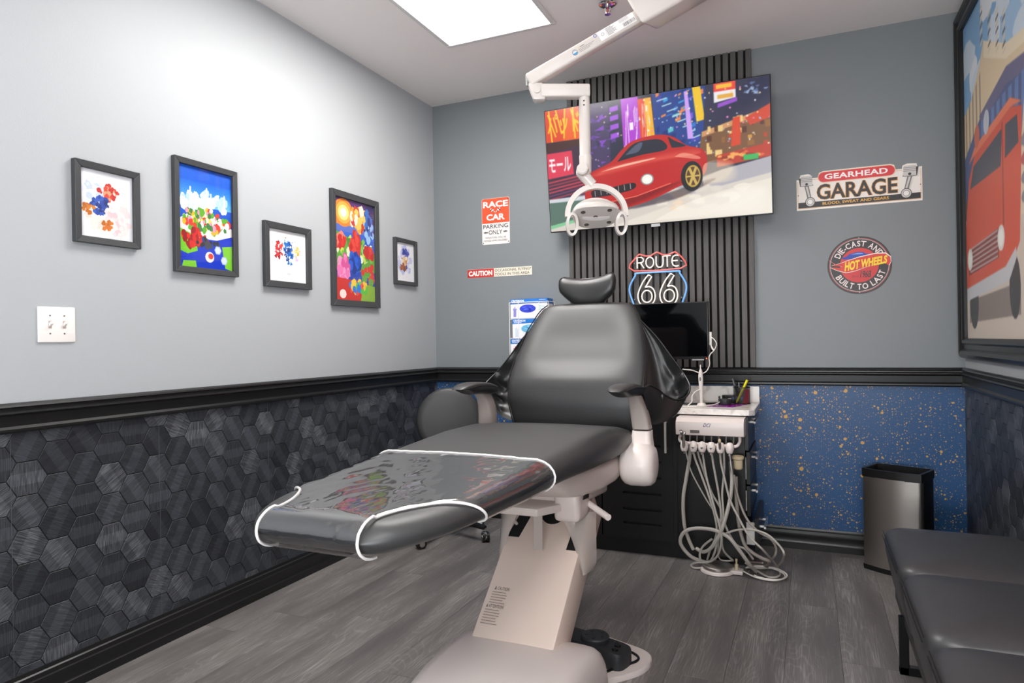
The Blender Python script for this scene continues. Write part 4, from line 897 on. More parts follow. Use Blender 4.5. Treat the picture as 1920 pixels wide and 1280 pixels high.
# leaning lift arm: front face shows notches and an opening near its top
CX0, CX1 = -.99, -.712
def ca(u, t, d=0):                                      # u across, t up the lean, d into the arm
    y = lerp(1.84, 2.315, t); z = lerp(.17, .575, t); return Vector((lerp(CX0, CX1, u), y + d * .65, z - d * .76))
b = MB(); b.hexa([ca(0, 0), ca(1, 0), ca(1, 0, .14) , ca(0, 0, .14), ca(0, 1), ca(1, 1), ca(1, 1, .14), ca(0, 1, .14)], .008, 2); b.build('lift_arm', m_warm, chair)
def on_arm(name, pts, m, out=.0012):
    b = MB(); b.prism(pts, lambda p: ca(p[0], p[1], -out), lambda p: ca(p[0], p[1], .004)); return b.build(name, m, chair, smooth=False)
on_arm('left_notch', [(.015, .665), (.175, .665), (.3, .93), (.14, .93)], m_dark); on_arm('right_notch', [(.83, .62), (.985, .62), (.985, .9), (.87, .9)], m_dark)
on_arm('cable_opening', [(.33 + .21 * (1 - math.cos(a)), .9 - .13 * math.sin(a)) for a in [PI * i / 14 for i in range(15)]], m_dark)
b = MB(); b.tube([ca(.36, .88, -.002), ca(.7, .86, -.002)], .004, 8); b.build('cable', m_rubber, chair)
lab = Print(ca(.055, .13, -.001), ca(.285, .13, 0) - ca(.055, .13, 0), ca(.055, .36, 0) - ca(.055, .13, 0))
dk = (112, 100, 92)
lab.poly([(.16, .9), (.26, .9), (.21, 1)], dk); lab.text('CAUTION', .32, .9, .98, .98, dk, 0); lab.poly([(.02, .46), (.12, .46), (.07, .55)], dk); lab.text('ATTENTION!', .16, .46, .98, .54, dk, .01)
for k in range(5): lab.line([(.1, .84 - .065 * k), (rnd.uniform(.8, .98), .84 - .065 * k)], .016, (150, 136, 126))
for k in range(6): lab.line([(.02, .4 - .065 * k), (rnd.uniform(.75, .95), .4 - .065 * k)], .016, (150, 136, 126))
tag(lab.build('caution_label', m_print, chair), 'small printed caution label')
# upper carriage under the seat
MB().hexa([(-1.08, 1.98, .565), (-.80, 1.98, .565), (-.70, 2.16, .565), (-1.08, 2.16, .565), (-1.08, 1.98, .592), (-.80, 1.98, .592), (-.70, 2.16, .592), (-1.08, 2.16, .592)], .006, 2).build('carriage_tray', m_white2, chair)
MB().hexa([(-1.06, 2.1, .585), (-.69, 2.1, .585), (-.69, 2.42, .56), (-1.06, 2.42, .56), (-1.06, 2.1, .65), (-.69, 2.1, .65), (-.69, 2.42, .66), (-1.06, 2.42, .66)], .015, 3).build('carriage', m_white2, chair)
b = MB(); rg = []
for y, z0, z1, w_ in ((1.93, .68, .712, .17), (1.99, .63, .712, .19), (2.08, .61, .712, .21), (2.2, .603, .712, .238), (2.34, .607, .712, .252), (2.5, .63, .712, .252), (2.62, .67, .712, .23)):
    r = []; 
    for q in range(32):
        a = 2 * PI * q / 32; c, s_ = math.cos(a), math.sin(a); e = .38
        r.append((XC + w_ * math.copysign(abs(c) ** e, c), y, (z0 + z1) / 2 + (z1 - z0) / 2 * math.copysign(abs(s_) ** e, s_)))
    rg.append(r)
b.loft(rg).build('seat_casting', m_white2, chair, ang=45)
MB().box(-.78, -.69, 2.07, 2.2, .53, .63, .018, 3).build('hinge_block', m_white2, chair)
MB().tube([(-.7, 2.19, .575), (-.655, 2.16, .56), (-.605, 2.12, .548)], .011, 12).build('release_lever', m_white, chair)
# clear curved guard hanging at the side
P = []
for i in range(9):
    t = i / 8; z = lerp(.545, .345, t); row = []
    for j in range(9):
        s_ = j / 8; x = lerp(-.79 + .09 * t ** .6, -.672 - .012 * sstep(.85, 1, t), s_); y = lerp(2.13, 2.2, s_) - .03 * math.sin(PI * s_)
        row.append((x, y, z))
    P.append(row)
MB().grid(P).build('clear_guard', m_cover_clear, chair)
MB().box(-.862, -.83, 2.1, 2.103, .42, .57).build('drip_flap', m_cover_clear, chair)
MB().tube(catmull([(-1.0, 2.08, .565), (-.985, 2.14, .53), (-.965, 2.2, .47)], 6), .006, 8).build('curved_stay', m_white2, chair)
MB().grid([[(2 * -.851 - q[0], q[1], q[2]) for q in r] for r in P]).build('clear_guard', m_cover_clear, chair)

# seat and leg rest: one long cushion, crowned, rounded toe
TOE, REAR = 1.01, 2.57
def seat_dim(y):
    """half width, top, bottom of the long cushion at y"""
    w_, zt, zb = interp([(1.0, .2, .795, .72), (1.12, .222, .798, .727), (1.25, .247, .801, .73), (1.5, .27, .81, .73), (1.75, .284, .823, .728), (2.0, .294, .834, .716), (2.2, .296, .833, .708), (2.4, .29, .814, .706), (2.58, .275, .78, .704)], y)
    d = (y - TOE) / .05
    hh = (zt - zb) / 2; zm = (zt + zb) / 2
    if d < 1: hh *= math.sqrt(max(1 - (1 - d) ** 2, .0004))
    e = (y - TOE) / .19
    if e < 1: w_ = w_ - .095 + .095 * math.sqrt(max(1 - (1 - e) ** 2, 0))
    f = (REAR - y) / .07
    if f < 1: hh *= math.sqrt(max(1 - (1 - f) ** 2, .0004)); w_ = w_ - .05 + .05 * math.sqrt(max(1 - (1 - f) ** 2, 0))
    return w_, zm + hh, zm - hh
def seat_pt(y, s, off=0):
    """s from -1 (under left edge) over the top to 1 (under right edge)"""
    w_, zt, zb = seat_dim(y); zm, hh = (zt + zb) / 2, (zt - zb) / 2; rc = .055
    flat = w_ - rc
    L = flat + rc * PI / 2 * 1.25; d = abs(s) * (L + .05); sg_ = 1 if s >= 0 else -1
    crown = .004 * (1 - min(d / flat, 1) ** 2) if flat > 0 else 0
    if d <= flat: x, z, nx_, nz = d, zt - .006 + crown, 0, 1
    elif d <= L:
        a = (d - flat) / (L - flat) * PI; nx_, nz = math.sin(a), math.cos(a); x = flat + rc * math.sin(a); z = zm + (hh - .006) * math.cos(a)
    else: a = PI; nx_, nz = 0, -1; x = flat - (d - L); z = zb + .006
    return Vector((XC + sg_ * (x + off * nx_), y, z + off * nz))
ys = [TOE + .05 * (1 - math.cos(PI / 2 * i / 8)) for i in range(9)] + [TOE + .05 + (1.2 - TOE - .05) * i / 8 for i in range(1, 9)] + [1.2 + (REAR - .07 - 1.2) * i / 26 for i in range(1, 27)] + [REAR - .07 + .07 * math.sin(PI / 2 * i / 6) for i in range(1, 7)]
NS = 56
rings = []
for y in ys:
    r = []
    for q in range(NS): r.append(seat_pt(y, -1 + 2 * q / (NS - 1)))
    rings.append(r)
MB().loft(rings).build('seat_cushion', m_leather, chair, ang=60)

# backrest: leaning shield, lumbar bulge, recessed upper panel
bk = [(.0, 2.665, .715, .225), (.06, 2.645, .745, .262), (.16, 2.628, .8, .276), (.3, 2.622, .875, .291), (.42, 2.635, .94, .296), (.52, 2.665, .995, .293), (.66, 2.715, 1.07, .282), (.8, 2.772, 1.155, .262), (.92, 2.823, 1.23, .23), (.97, 2.845, 1.262, .208), (1, 2.858, 1.283, .165)]
def back_row(t):
    y, z, w_ = interp(bk, t); y2, z2, _ = interp(bk, min(t + .02, 1)); y1, z1, _ = interp(bk, max(t - .02, 0))
    tg = Vector((0, y2 - y1, z2 - z1)).normalized(); n = Vector((0, -tg.z, tg.y)); return y, z, w_, n
def back_ring(t, shrink=1):
    y, z, w_, n = back_row(t); th = .085 * shrink; r = []
    for q in range(48):
        a = 2 * PI * q / 48; c, s_ = math.cos(a), math.sin(a)
        x = w_ * math.copysign(abs(c) ** .42, c); d = th / 2 * math.copysign(abs(s_) ** .55, s_)
        if s_ > 0:                                      # the front: shallow recess in the upper middle
            k = sstep(.42, .6, t) * (1 - sstep(.72, .98, t)); k2 = 1 - sstep(.4, .85, abs(x) / w_)
            d -= .016 * k * k2 - .008 * math.sin(PI * min(t / .5, 1)) * (1 - (x / w_) ** 2)
        r.append(Vector((XC + x, y, z)) + n * d)
    return r
ts = [0, .012, .03, .06] + [.06 + .9 * i / 30 for i in range(1, 31)] + [.98, .992, 1]
sm = [(.0, .25), (.012, .6), (.03, .85), (.06, 1), (.96, 1), (.98, .85), (.992, .6), (1, .25)]
MB().loft([back_ring(t, interp(sm, t)[0]) for t in ts]).build('backrest', m_leather, chair, ang=60)
for sg_ in (-1, 1):                                     # seam piping down each edge
    pts = []
    for i in range(31):
        y, z, w_, n = back_row(.05 + .93 * i / 30); pts.append(Vector((XC + sg_ * (w_ - .006), y, z)) + n * .033)
    MB().tube(pts, .0025, 6).build('piping', m_pipe, chair)
MB().hexa([(XC - .17, 2.7, .74), (XC + .17, 2.7, .74), (XC + .15, 2.79, .74), (XC - .15, 2.79, .74), (XC - .19, 2.85, 1.2), (XC + .19, 2.85, 1.2), (XC + .17, 2.91, 1.2), (XC - .17, 2.91, 1.2)], .03, 3).build('back_shell', m_white2, chair)
# headrest: saddle-shaped pillow on a stem
rings = []
def head_pt(a, z, hx, hy, sad):
    c, s_ = math.cos(a), math.sin(a); x = hx * math.copysign(abs(c) ** .8, c); y = hy * math.copysign(abs(s_) ** .8, s_); u = x / .128
    return Vector((XC - .004 + x, 2.862 + y - .03 * u * u + .1 * (z - 1.34), z + sad * (.026 * u * u + .006 * u)))
HR = [(z + .012, hx, hy, sd) for z, hx, hy, sd in [(1.27, .05, .02, 0), (1.273, .064, .034, 0), (1.288, .08, .043, 0), (1.312, .106, .047, -.1), (1.336, .126, .048, -.05), (1.36, .13, .046, .35), (1.375, .127, .039, .65), (1.384, .117, .028, .85), (1.388, .098, .014, .95), (1.387, .06, .005, 1)]]
for z, hx, hy, sad in HR: rings.append([head_pt(2 * PI * q / 40, z, hx, hy, sad) for q in range(40)])
MB().loft(rings).build('headrest', m_leather_soft, chair, ang=70)
for sg_ in (-1, 1):
    pts = [head_pt(PI * .5 + sg_ * -PI * .42 + PI, z, hx, hy + .001, sad) for z, hx, hy, sad in HR[1:]]
    MB().tube(catmull(pts, 4), .0016, 6).build('headrest_seam', m_pipe, chair)
MB().box(XC - .06, XC + .06, 2.868, 2.885, 1.2, 1.34, .006, 2).build('headrest_stem', m_black, chair)

# arms: white hinge housing, grey curved post, black pad, and the leather sling from backrest to arm
def mx(p, s): return Vector((XC + s * (p[0] - XC), p[1], p[2]))
for sg_ in (1, -1):
    side = 'right' if sg_ > 0 else 'left'
    f = lambda p: mx(p, sg_)
    # hinge housing: rounded disc-like drum with a stalk rising from it
    rings = []
    for x, k in ((-.635, .5), (-.63, .8), (-.618, .94), (-.6, 1), (-.55, 1), (-.528, .95), (-.516, .82), (-.51, .55)):
        rings.append([f((x, 2.42 + .082 * k * math.cos(a) * (1.0), .672 + .078 * k * math.sin(a))) for a in [2 * PI * i / 28 for i in range(28)]])
    MB().loft(rings).build('hinge_housing', m_white, chair, ang=50)
    rings = []
    for z, y, x0, x1, hy in ((.69, 2.43, -.625, -.52, .05), (.73, 2.44, -.612, -.523, .042), (.765, 2.452, -.604, -.53, .036), (.792, 2.458, -.601, -.532, .034)):
        rings.append([f((lerp(x0, x1, .5) + (x1 - x0) / 2 * math.copysign(abs(math.cos(a)) ** .5, math.cos(a)), y + hy * math.copysign(abs(math.sin(a)) ** .5, math.sin(a)), z)) for a in [2 * PI * i / 28 for i in range(28)]])
    MB().loft(rings).build('arm_socket', m_white, chair, ang=50)
    MB().cyl(f((-.65, 2.42, .735)), f((-.6, 2.42, .735)), .022, n=20).build('pivot_pin', m_white, chair)
    rings = []
    for z, y, x0, x1, hy in ((.794, 2.458, -.6, -.534, .032), (.83, 2.452, -.603, -.538, .033), (.87, 2.437, -.603, -.545, .035), (.9, 2.417, -.6, -.552, .038), (.925, 2.39, -.598, -.556, .042), (.938, 2.36, -.594, -.56, .045)):
        rings.append([f((lerp(x0, x1, .5) + (x1 - x0) / 2 * math.copysign(abs(math.cos(a)) ** .45, math.cos(a)), y + hy * math.copysign(abs(math.sin(a)) ** .45, math.sin(a)), z + .1 * (y - 2.42))) for a in [2 * PI * i / 28 for i in range(28)]])
    MB().loft(rings).build('arm_post', m_grey_arm, chair, ang=50)
    rings = []
    for i in range(19):
        t = i / 18; y = lerp(2.16, 2.47, t); k = math.sqrt(max(1 - abs(2 * t - 1) ** 3.2, .004)); zc = .954 + .012 * math.sin(PI * t * 1.1) - .012 * t; wx = lerp(.041, .045, t) * (.35 + .65 * k)
        r = []
        for q in range(20):
            a = 2 * PI * q / 20; c, s_ = math.cos(a), math.sin(a)
            up = .014 if s_ > 0 else .034 * sstep(-.05, .35, t)
            r.append(f((-.588 + wx * math.copysign(abs(c) ** .7, c), y, zc + k * up * math.copysign(abs(s_) ** .7, s_))))
        rings.append(r)
    pad = MB().loft(rings).build('arm_pad', m_leather_soft, chair, ang=50)
    for e in (-1, 1):
        pts = [f((-.588 + e * lerp(.041, .045, i / 18) * (.35 + .65 * math.sqrt(max(1 - abs(2 * i / 18 - 1) ** 3.2, .004))), lerp(2.16, 2.47, i / 18), .954 + .012 * math.sin(PI * i / 18 * 1.1) - .012 * i / 18)) for i in range(19)]
        MB().tube(pts, .0018, 6).build('pad_piping', m_pipe, pad)
    # sling: inner edge along the backrest, outer edge swings out, back down and round to the pad
    inner = catmull([(-.652, 2.812, 1.205), (-.628, 2.782, 1.1), (-.617, 2.75, .99), (-.615, 2.715, .92), (-.622, 2.69, .86), (-.628, 2.68, .82), (-.624, 2.665, .79), (-.618, 2.62, .79), (-.6, 2.54, .81), (-.59, 2.5, .84), (-.59, 2.47, .88), (-.59, 2.44, .92), (-.588, 2.4, .945)], 6)
    outer = catmull([(-.652, 2.812, 1.212), (-.58, 2.80, 1.137), (-.524, 2.79, 1.063), (-.474, 2.77, .998), (-.443, 2.735, .957), (-.43, 2.7, .93), (-.438, 2.66, .902), (-.466, 2.62, .89), (-.503, 2.585, .91), (-.529, 2.545, .94), (-.548, 2.5, .955), (-.552, 2.45, .95), (-.555, 2.4, .955)], 6)
    P = []
    for i, (a, c) in enumerate(zip(inner, outer)):
        t = i / (len(inner) - 1); row = []
        for j in range(13):
            s_ = j / 12; p_ = a.lerp(c, s_); bag = math.sin(PI * s_) * math.sin(PI * min(t * 1.15, 1))
            fold = math.sin(t * 60 + 2 * math.sin(s_ * 5)) * .018 * sstep(.08, .3, t) * (1 - sstep(.66, .82, t)) * sstep(.35, .85, s_) * (1 - sstep(.93, 1, s_)) + .01 * math.sin(s_ * 13 + t * 5) * bag
            row.append(f(p_ + Vector((.02, .06, -.04)) * bag + Vector((.3, -.8, .4)) * fold * 1.35))
        P.append(row)
    MB().grid(P).build('leather_sling', m_leather_soft, chair, ang=80)
    MB().tube([f(p_) for p_ in outer], .0035, 8).build('sling_piping', m_pipe, chair)
    # lower apron of the sling, hanging from its outer rim to the arm post
    rim = outer[34:]
    P = [[f(p_ + (Vector((-.578, 2.49, .8)) - p_) * (s_ / 8) * .96 + Vector((.02, .01, -.03)) * math.sin(PI * s_ / 8)) for s_ in range(9)] for p_ in rim]
    MB().grid(P).build('sling_apron', m_leather_soft, chair, ang=80)

# ---------------------------------------------------------------- clear vinyl cover over the leg rest, white binding
cov = thing('plastic_toe_cover', 'clear plastic sheet cover with white binding over the foot of the chair', 'cover', (XC, 1.3, .72))
def cov_lim(y): return lerp(.0, 1.0, sstep(1.0, 1.24, y) ** .8)
BX = .122                                                # half width of the front strip
Y1 = 1.625
def wr(p, k=.006): return k * (noise.noise(Vector(p) * Vector((9, 9, 9)).x) * .6 + noise.noise(Vector((p[0] * 30, p[1] * 14, 2.))) * .4)
rows = []; edgeL, edgeR = [], []
CY = [1.065 + (Y1 - 1.065) * i / 64 for i in range(65)]
for y in CY:
    w_, zt, zb = seat_dim(y); flat = w_ - .055; L = flat + .055 * PI / 2 * 1.25 + .05
    smin = BX / L; lim = lerp(smin, .9, min(max((y - 1.065) / .27, 0), 1) ** 1.6)
    row = []
    for q in range(61):
        s_ = lim * (-1 + 2 * q / 60); p_ = seat_pt(y, s_, .004)
        amp = .0016 * (noise.noise((p_.x * 16, p_.y * 11, 1.3)) + .7 * noise.noise((p_.x * 42, p_.y * 26, 4.2)) + .5 * noise.noise((p_.x * 90, p_.y * 30, 7.7)))
        edge = sstep(0, .06, 1 - abs(s_) / lim); p_.z += (.003 + amp) * edge * (1 - sstep(.55, .8, abs(s_)))
        row.append(p_)
    rows.append(row)
edgeL = [r[0] for r in rows]; edgeR = [r[-1] for r in rows]; rear = rows[-1]
fr = []
for i in range(17):                                      # round the toe and a little underneath
    a = PI * 1.02 * (1 - i / 16)
    row = []
    zt0, zb0 = seat_dim(1.065)[1] - .006 + .004, .724
    zm, hh = (zt0 + zb0) / 2, (zt0 - zb0) / 2 + .005
    for q in range(61):
        x = BX * (-1 + 2 * q / 60); c = -math.cos(PI - a)
        yy = 1.065 - math.sin(a) * .058; zz = zm + hh * -math.cos(PI - a) * -1
        p_ = Vector((XC + x, yy, zm - hh * math.cos(a))); p_.z = zm + hh * math.cos(PI - a)
        n_ = noise.noise((x * 12, i * .5, 3.)) * .0025 + .0015 * noise.noise((x * 50, i * .9, 8.)); p_.y -= .002 + abs(n_)
        row.append(p_)
    fr.append(row)
fr = fr[::-1] if (fr[0][30] - rows[0][30]).length < (fr[-1][30] - rows[0][30]).length else fr
for q in range(61): fr[-1][q] = rows[0][q].copy()
MB().grid(fr + rows[1:]).build('clear_sheet', m_sheet, cov, ang=80)
m_bind = mat('white_binding', (226, 222, 220), .4)
eL = [r[0] for r in fr] + edgeL[1:]; eR = [r[-1] for r in fr] + edgeR[1:]
for nm, pts in (('left_binding', eL), ('right_binding', eR), ('rear_binding', rear)):
    b = MB(); b.tube([p_ + Vector((0, 0, .001)) for p_ in pts], .003, 8); b.build('binding', m_bind, cov)

# ---------------------------------------------------------------- foot pedal on the floor plate
fp = thing('foot_pedal', 'black foot control pedal with round dial on the white chair base', 'pedal', (-.7, 2.25, .021))
FM = Matrix.Translation((-.7, 2.25, .021)) @ Matrix.Rotation(math.radians(-16), 4, 'Z')
def fm(x, y, z): return FM @ Vector((x, y, z))
rings = []
for z, k in ((0, 1), (.035, 1), (.05, .98), (.058, .9)):
    r = []
    for q in range(40):
        a = 2 * PI * q / 40; c, s_ = math.cos(a), math.sin(a); r.append(fm(.13 * math.copysign(abs(c) ** .4, c) * lerp(1, .97, 1 - k), (.05 + .008 * c) * k * math.copysign(abs(s_) ** .5, s_), z + (.006 * -c if z > .03 else 0)))
    rings.append(r)
MB().loft(rings).build('pedal_body', m_rubber, fp, ang=40)
MB().lathe([(.044, .05), (.05, .056), (.05, .07), (.046, .075), (.02, .076)], 32, FM @ Matrix.Translation((.0, .004, 0))).build('dial', mat('dial_grey', (44, 46, 50), .5), fp)
b = MB()
for a in range(5): b.cyl(fm(.03 * math.cos(a * 1.257), .004 + .03 * math.sin(a * 1.257), .0755), fm(.03 * math.cos(a * 1.257), .004 + .03 * math.sin(a * 1.257), .0768), .006, n=3)
b.build('dial_marks', m_black, fp)
for x, y in ((.085, .014), (.092, -.016), (-.1, .0)): MB().lathe([(.011, .05), (.011, .061), (.008, .063)], 16, FM @ Matrix.Translation((x, y, 0))).build('button', m_black, fp)
MB().tube(catmull([fm(-.06, -.052, .02), fm(-.0, -.06, .008), fm(.03, -.054, .012)], 6), .003, 8).build('cable', m_black, fp)
MB().tube(catmull([(-.80, 2.33, .026), (-.72, 2.36, .04), (-.62, 2.335, .027), (-.562, 2.3, .0255), (-.556, 2.26, .0255), (-.6, 2.2, .0255), (-.65, 2.12, .0255), (-.69, 2.03, .0255), (-.70, 2.0, .026)], 8), .0045, 8).build('power_cable', m_black, fp)
HOSES = {
    'A': ('thick', [(-0.537, 3.36, 0.601), (-0.543, 3.36, 0.535), (-0.56, 3.36, 0.442), (-0.577, 3.36, 0.335), (-0.576, 3.37, 0.209), (-0.558, 3.38, 0.134), (-0.536, 3.385, 0.082)]),
    'B': ('thin', [(-0.555, 3.31, 0.589), (-0.543, 3.31, 0.538), (-0.525, 3.32, 0.47), (-0.467, 3.32, 0.361), (-0.424, 3.31, 0.297), (-0.392, 3.3, 0.237), (-0.408, 3.32, 0.14), (-0.407, 3.36, 0.057), (-0.348, 3.39, 0.047)]),
    'C': ('mid', [(-0.517, 3.31, 0.581), (-0.507, 3.31, 0.54), (-0.487, 3.3, 0.492), (-0.443, 3.29, 0.369), (-0.415, 3.29, 0.262), (-0.415, 3.3, 0.189), (-0.446, 3.32, 0.111), (-0.467, 3.36, 0.045)]),
    'D': ('mid', [(-0.474, 3.31, 0.583), (-0.467, 3.31, 0.527), (-0.455, 3.3, 0.46), (-0.42, 3.28, 0.33), (-0.389, 3.27, 0.207), (-0.398, 3.29, 0.125), (-0.427, 3.32, 0.067), (-0.481, 3.35, 0.033), (-0.499, 3.34, 0.065), (-0.484, 3.33, 0.116), (-0.437, 3.32, 0.163)]),
    'E': ('mid', [(-0.432, 3.31, 0.585), (-0.425, 3.31, 0.529), (-0.416, 3.31, 0.474), (-0.399, 3.31, 0.361), (-0.392, 3.3, 0.27), (-0.405, 3.3, 0.185), (-0.425, 3.31, 0.103), (-0.454, 3.34, 0.047), (-0.511, 3.35, 0.032), (-0.544, 3.36, 0.012), (-0.523, 3.34, 0.002), (-0.473, 3.33, 0.017)]),
    'F': ('mid', [(-0.393, 3.31, 0.587), (-0.389, 3.31, 0.532), (-0.376, 3.3, 0.478), (-0.35, 3.29, 0.369), (-0.311, 3.27, 0.292), (-0.261, 3.24, 0.216), (-0.195, 3.23, 0.155), (-0.155, 3.484, 0.012), (-0.139, 3.364, 0.012), (-0.181, 3.317, 0.012), (-0.244, 3.393, 0.012), (-0.289, 3.36, 0.053)]),
    'G': ('thick', [(-0.345, 3.33, 0.5), (-0.342, 3.32, 0.439), (-0.349, 3.3, 0.367), (-0.37, 3.28, 0.277), (-0.4, 3.28, 0.191), (-0.444, 3.31, 0.119), (-0.484, 3.34, 0.09), (-0.518, 3.37, 0.093)]),
    'H': ('thick', [(-0.474, 3.37, 0.03), (-0.54, 3.34, 0.06), (-0.586, 3.33, 0.116), (-0.581, 3.32, 0.164), (-0.548, 3.31, 0.198), (-0.491, 3.3, 0.214), (-0.421, 3.29, 0.214), (-0.357, 3.28, 0.19), (-0.31, 3.28, 0.135), (-0.27, 3.3, 0.071), (-0.246, 3.377, 0.012)]),
    'I': ('mid', [(-0.373, 3.3, 0.2), (-0.32, 3.3, 0.223), (-0.248, 3.29, 0.233), (-0.182, 3.27, 0.221), (-0.128, 3.26, 0.173), (-0.116, 3.27, 0.133), (-0.149, 3.503, 0.012), (-0.209, 3.439, 0.012), (-0.29, 3.424, 0.012)]),
    'J': ('mid', [(-0.333, 3.33, 0.476), (-0.32, 3.33, 0.388), (-0.282, 3.31, 0.287), (-0.229, 3.29, 0.23), (-0.171, 3.27, 0.205), (-0.149, 3.28, 0.16), (-0.163, 3.31, 0.106), (-0.218, 3.519, 0.012), (-0.287, 3.39, 0.049)]),
    'K': ('mid', [(-0.325, 3.34, 0.467), (-0.325, 3.35, 0.345), (-0.315, 3.35, 0.231), (-0.291, 3.34, 0.147), (-0.257, 3.33, 0.116), (-0.215, 3.33, 0.093), (-0.183, 3.34, 0.079), (-0.208, 3.464, 0.012), (-0.268, 3.457, 0.012)]),
    'L': ('cable', [(-0.294, 3.414, 0.012), (-0.243, 3.45, 0.012), (-0.17, 3.446, 0.012), (-0.121, 3.386, 0.012), (-0.121, 3.325, 0.012), (-0.163, 3.28, 0.012), (-0.233, 3.29, 0.012), (-0.289, 3.345, 0.012), (-0.325, 3.395, 0.012)]),
    'M': ('mid', [(-0.378, 3.33, 0.595), (-0.377, 3.33, 0.498), (-0.387, 3.32, 0.385), (-0.382, 3.31, 0.298), (-0.389, 3.31, 0.196), (-0.388, 3.33, 0.114), (-0.35, 3.38, 0.052)]),
    'N': ('mid', [(-0.501, 3.34, 0.577), (-0.487, 3.34, 0.526), (-0.44, 3.33, 0.391), (-0.393, 3.32, 0.308), (-0.37, 3.32, 0.221), (-0.329, 3.33, 0.146), (-0.287, 3.34, 0.123), (-0.255, 3.36, 0.075)]),
}
# ---------------------------------------------------------------- cabinet, worktop and what stands on it
KX0, KX1, KY, KT = -1.16, -.262, 3.44, .748
m_satin = mat('satin_metal', (196, 190, 184), .42, .85)
cab = thing('base_cabinet', 'low black cabinet with slotted door front and side drawers, under the marble worktop', 'cabinet', ((KX0 + KX1) / 2, (KY + D) / 2, 0))
MB().box(KX0, KX1 - .03, KY + .018, D - .021, .085, KT).box(KX0 + .01, KX1 - .04, KY + .045, D - .021, 0, .085).build('carcass', m_cab, cab, smooth=False)
DR = -.636
# two slotted fronts left, one plain panel behind the hoses
for a, b_ in ((KX0, -1.018), (-1.012, DR - .004)):
    mb = MB(); z0, z1 = .09, KT - .006
    if b_ > -1: 
        sl = [.165, .238, .322, .405, .488, .57]; s0, s1 = (a + .11, b_ - .06); zz = z0
        mb.box(a, s0, KY, KY + .018, z0, z1).box(s1, b_, KY, KY + .018, z0, z1)
        for s_ in sl: mb.box(s0, s1, KY, KY + .018, zz, s_); zz = s_ + .012
        mb.box(s0, s1, KY, KY + .018, zz, z1)
        dr = mb.build('slotted_door', m_cab, cab, smooth=False)
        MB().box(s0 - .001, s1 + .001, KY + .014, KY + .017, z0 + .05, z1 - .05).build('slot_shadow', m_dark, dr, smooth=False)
        MB().box(b_ - .036, b_ - .024, KY - .034, KY - .022, .548, .72, .001, 1).cyl((b_ - .03, KY, .565), (b_ - .03, KY - .024, .565), .005, n=10).cyl((b_ - .03, KY, .703), (b_ - .03, KY - .024, .703), .005, n=10).build('handle', m_satin, dr)
    else: mb.box(a, b_, KY, KY + .018, z0, z1, .001, 1).build('cabinet_door', m_cab, cab, smooth=False)
MB().box(DR, KX1 - .032, KY + .012, KY + .018, .04, KT - .006).build('plain_panel', m_cab, cab, smooth=False)
MB().box(DR - .003, DR + .016, KY - .002, KY + .018, .09, KT - .004).build('edge_strip', m_cab, cab, smooth=False)
# drawers that open to the right
m_box = mat('drawer_melamine', (224, 220, 216), .5)
for k, (z0, z1, o_) in enumerate(((.575, .74, 0), (.41, .568, .006), (.255, .403, .006), (.09, .248, .04))):
    d = MB().box(KX1 - .03 + o_, KX1 - .012 + o_, KY + .004, D - .03, z0, z1, .001, 1).build('drawer_front', m_cab, cab, smooth=False)
    if o_: MB().box(KX1 - .055, KX1 - .03 + o_, KY + .03, KY + .042, z0 + .02, z1 - .03).box(KX1 - .055, KX1 - .03 + o_, KY + .042, D - .05, z0 + .02, z0 + .032).build('drawer_box', m_box, d, smooth=False)
    zc = z1 - .03 if k < 3 else z1 - .05; xh = KX1 - .012 + o_
    b = MB()
    for yy in (KY + .06, KY + .2): b.box(xh, xh + .026, yy - .005, yy + .005, zc - .005, zc + .005)
    b.box(xh + .022, xh + .033, KY + .03, KY + .23, zc - .006, zc + .006, .001, 1); b.build('handle', m_chrome, d, smooth=False)
WZ0, WZ1 = .749, .776
wt = thing('worktop', 'white marble-look worktop with low backsplash on the black cabinet', 'worktop', (-.72, 3.64, WZ0))
pl = [(KX0 - .01, D - .021), (KX0 - .01, 3.415), (-.268, 3.415), (-.243, 3.44), (-.243, D - .021)]
b = MB(); b.loft([[(x, y, WZ0) for x, y in pl], [(x, y, WZ1 - .002) for x, y in pl], [(x + (.002 if x < -.7 else -.002), y + (.002 if y < 3.6 else 0), WZ1) for x, y in pl]]); b.build('slab', m_marble, wt, ang=25)
MB().box(KX0 - .01, -.245, D - .041, D - .024, WZ1, .862, .0015, 1).build('backsplash', m_marble, wt)
# monitor on a foot
mo = thing('monitor', 'dark switched-off computer monitor on the worktop, partly behind the chair', 'monitor', (-.735, 3.6, WZ1))
MB().box(-.985, -.476, 3.6, 3.634, 1.018, 1.32, .003, 2).build('housing', m_black, mo)
m_off = mat('dark_screen', (6, 7, 9), .06)
MB().box(-.98, -.481, 3.5985, 3.6, 1.032, 1.315).build('screen', m_off, mo, smooth=False)
MB().box(-.56, -.5, 3.598, 3.606, 1.012, 1.019).build('lower_tab', mat('silver_tab'), mo, smooth=False)
MB().cyl((-.486, 3.598, 1.022), (-.486, 3.5965, 1.022), .0022, n=8).build('power_light', mat('red_led', (255, 70, 30), .4, emit=(255, 70, 30), es=6), mo)
MB().box(-.77, -.70, 3.63, 3.65, .79, 1.15, .005, 2).box(-.83, -.64, 3.55, 3.72, WZ1, .787, .004, 2).build('stand', m_black, mo)
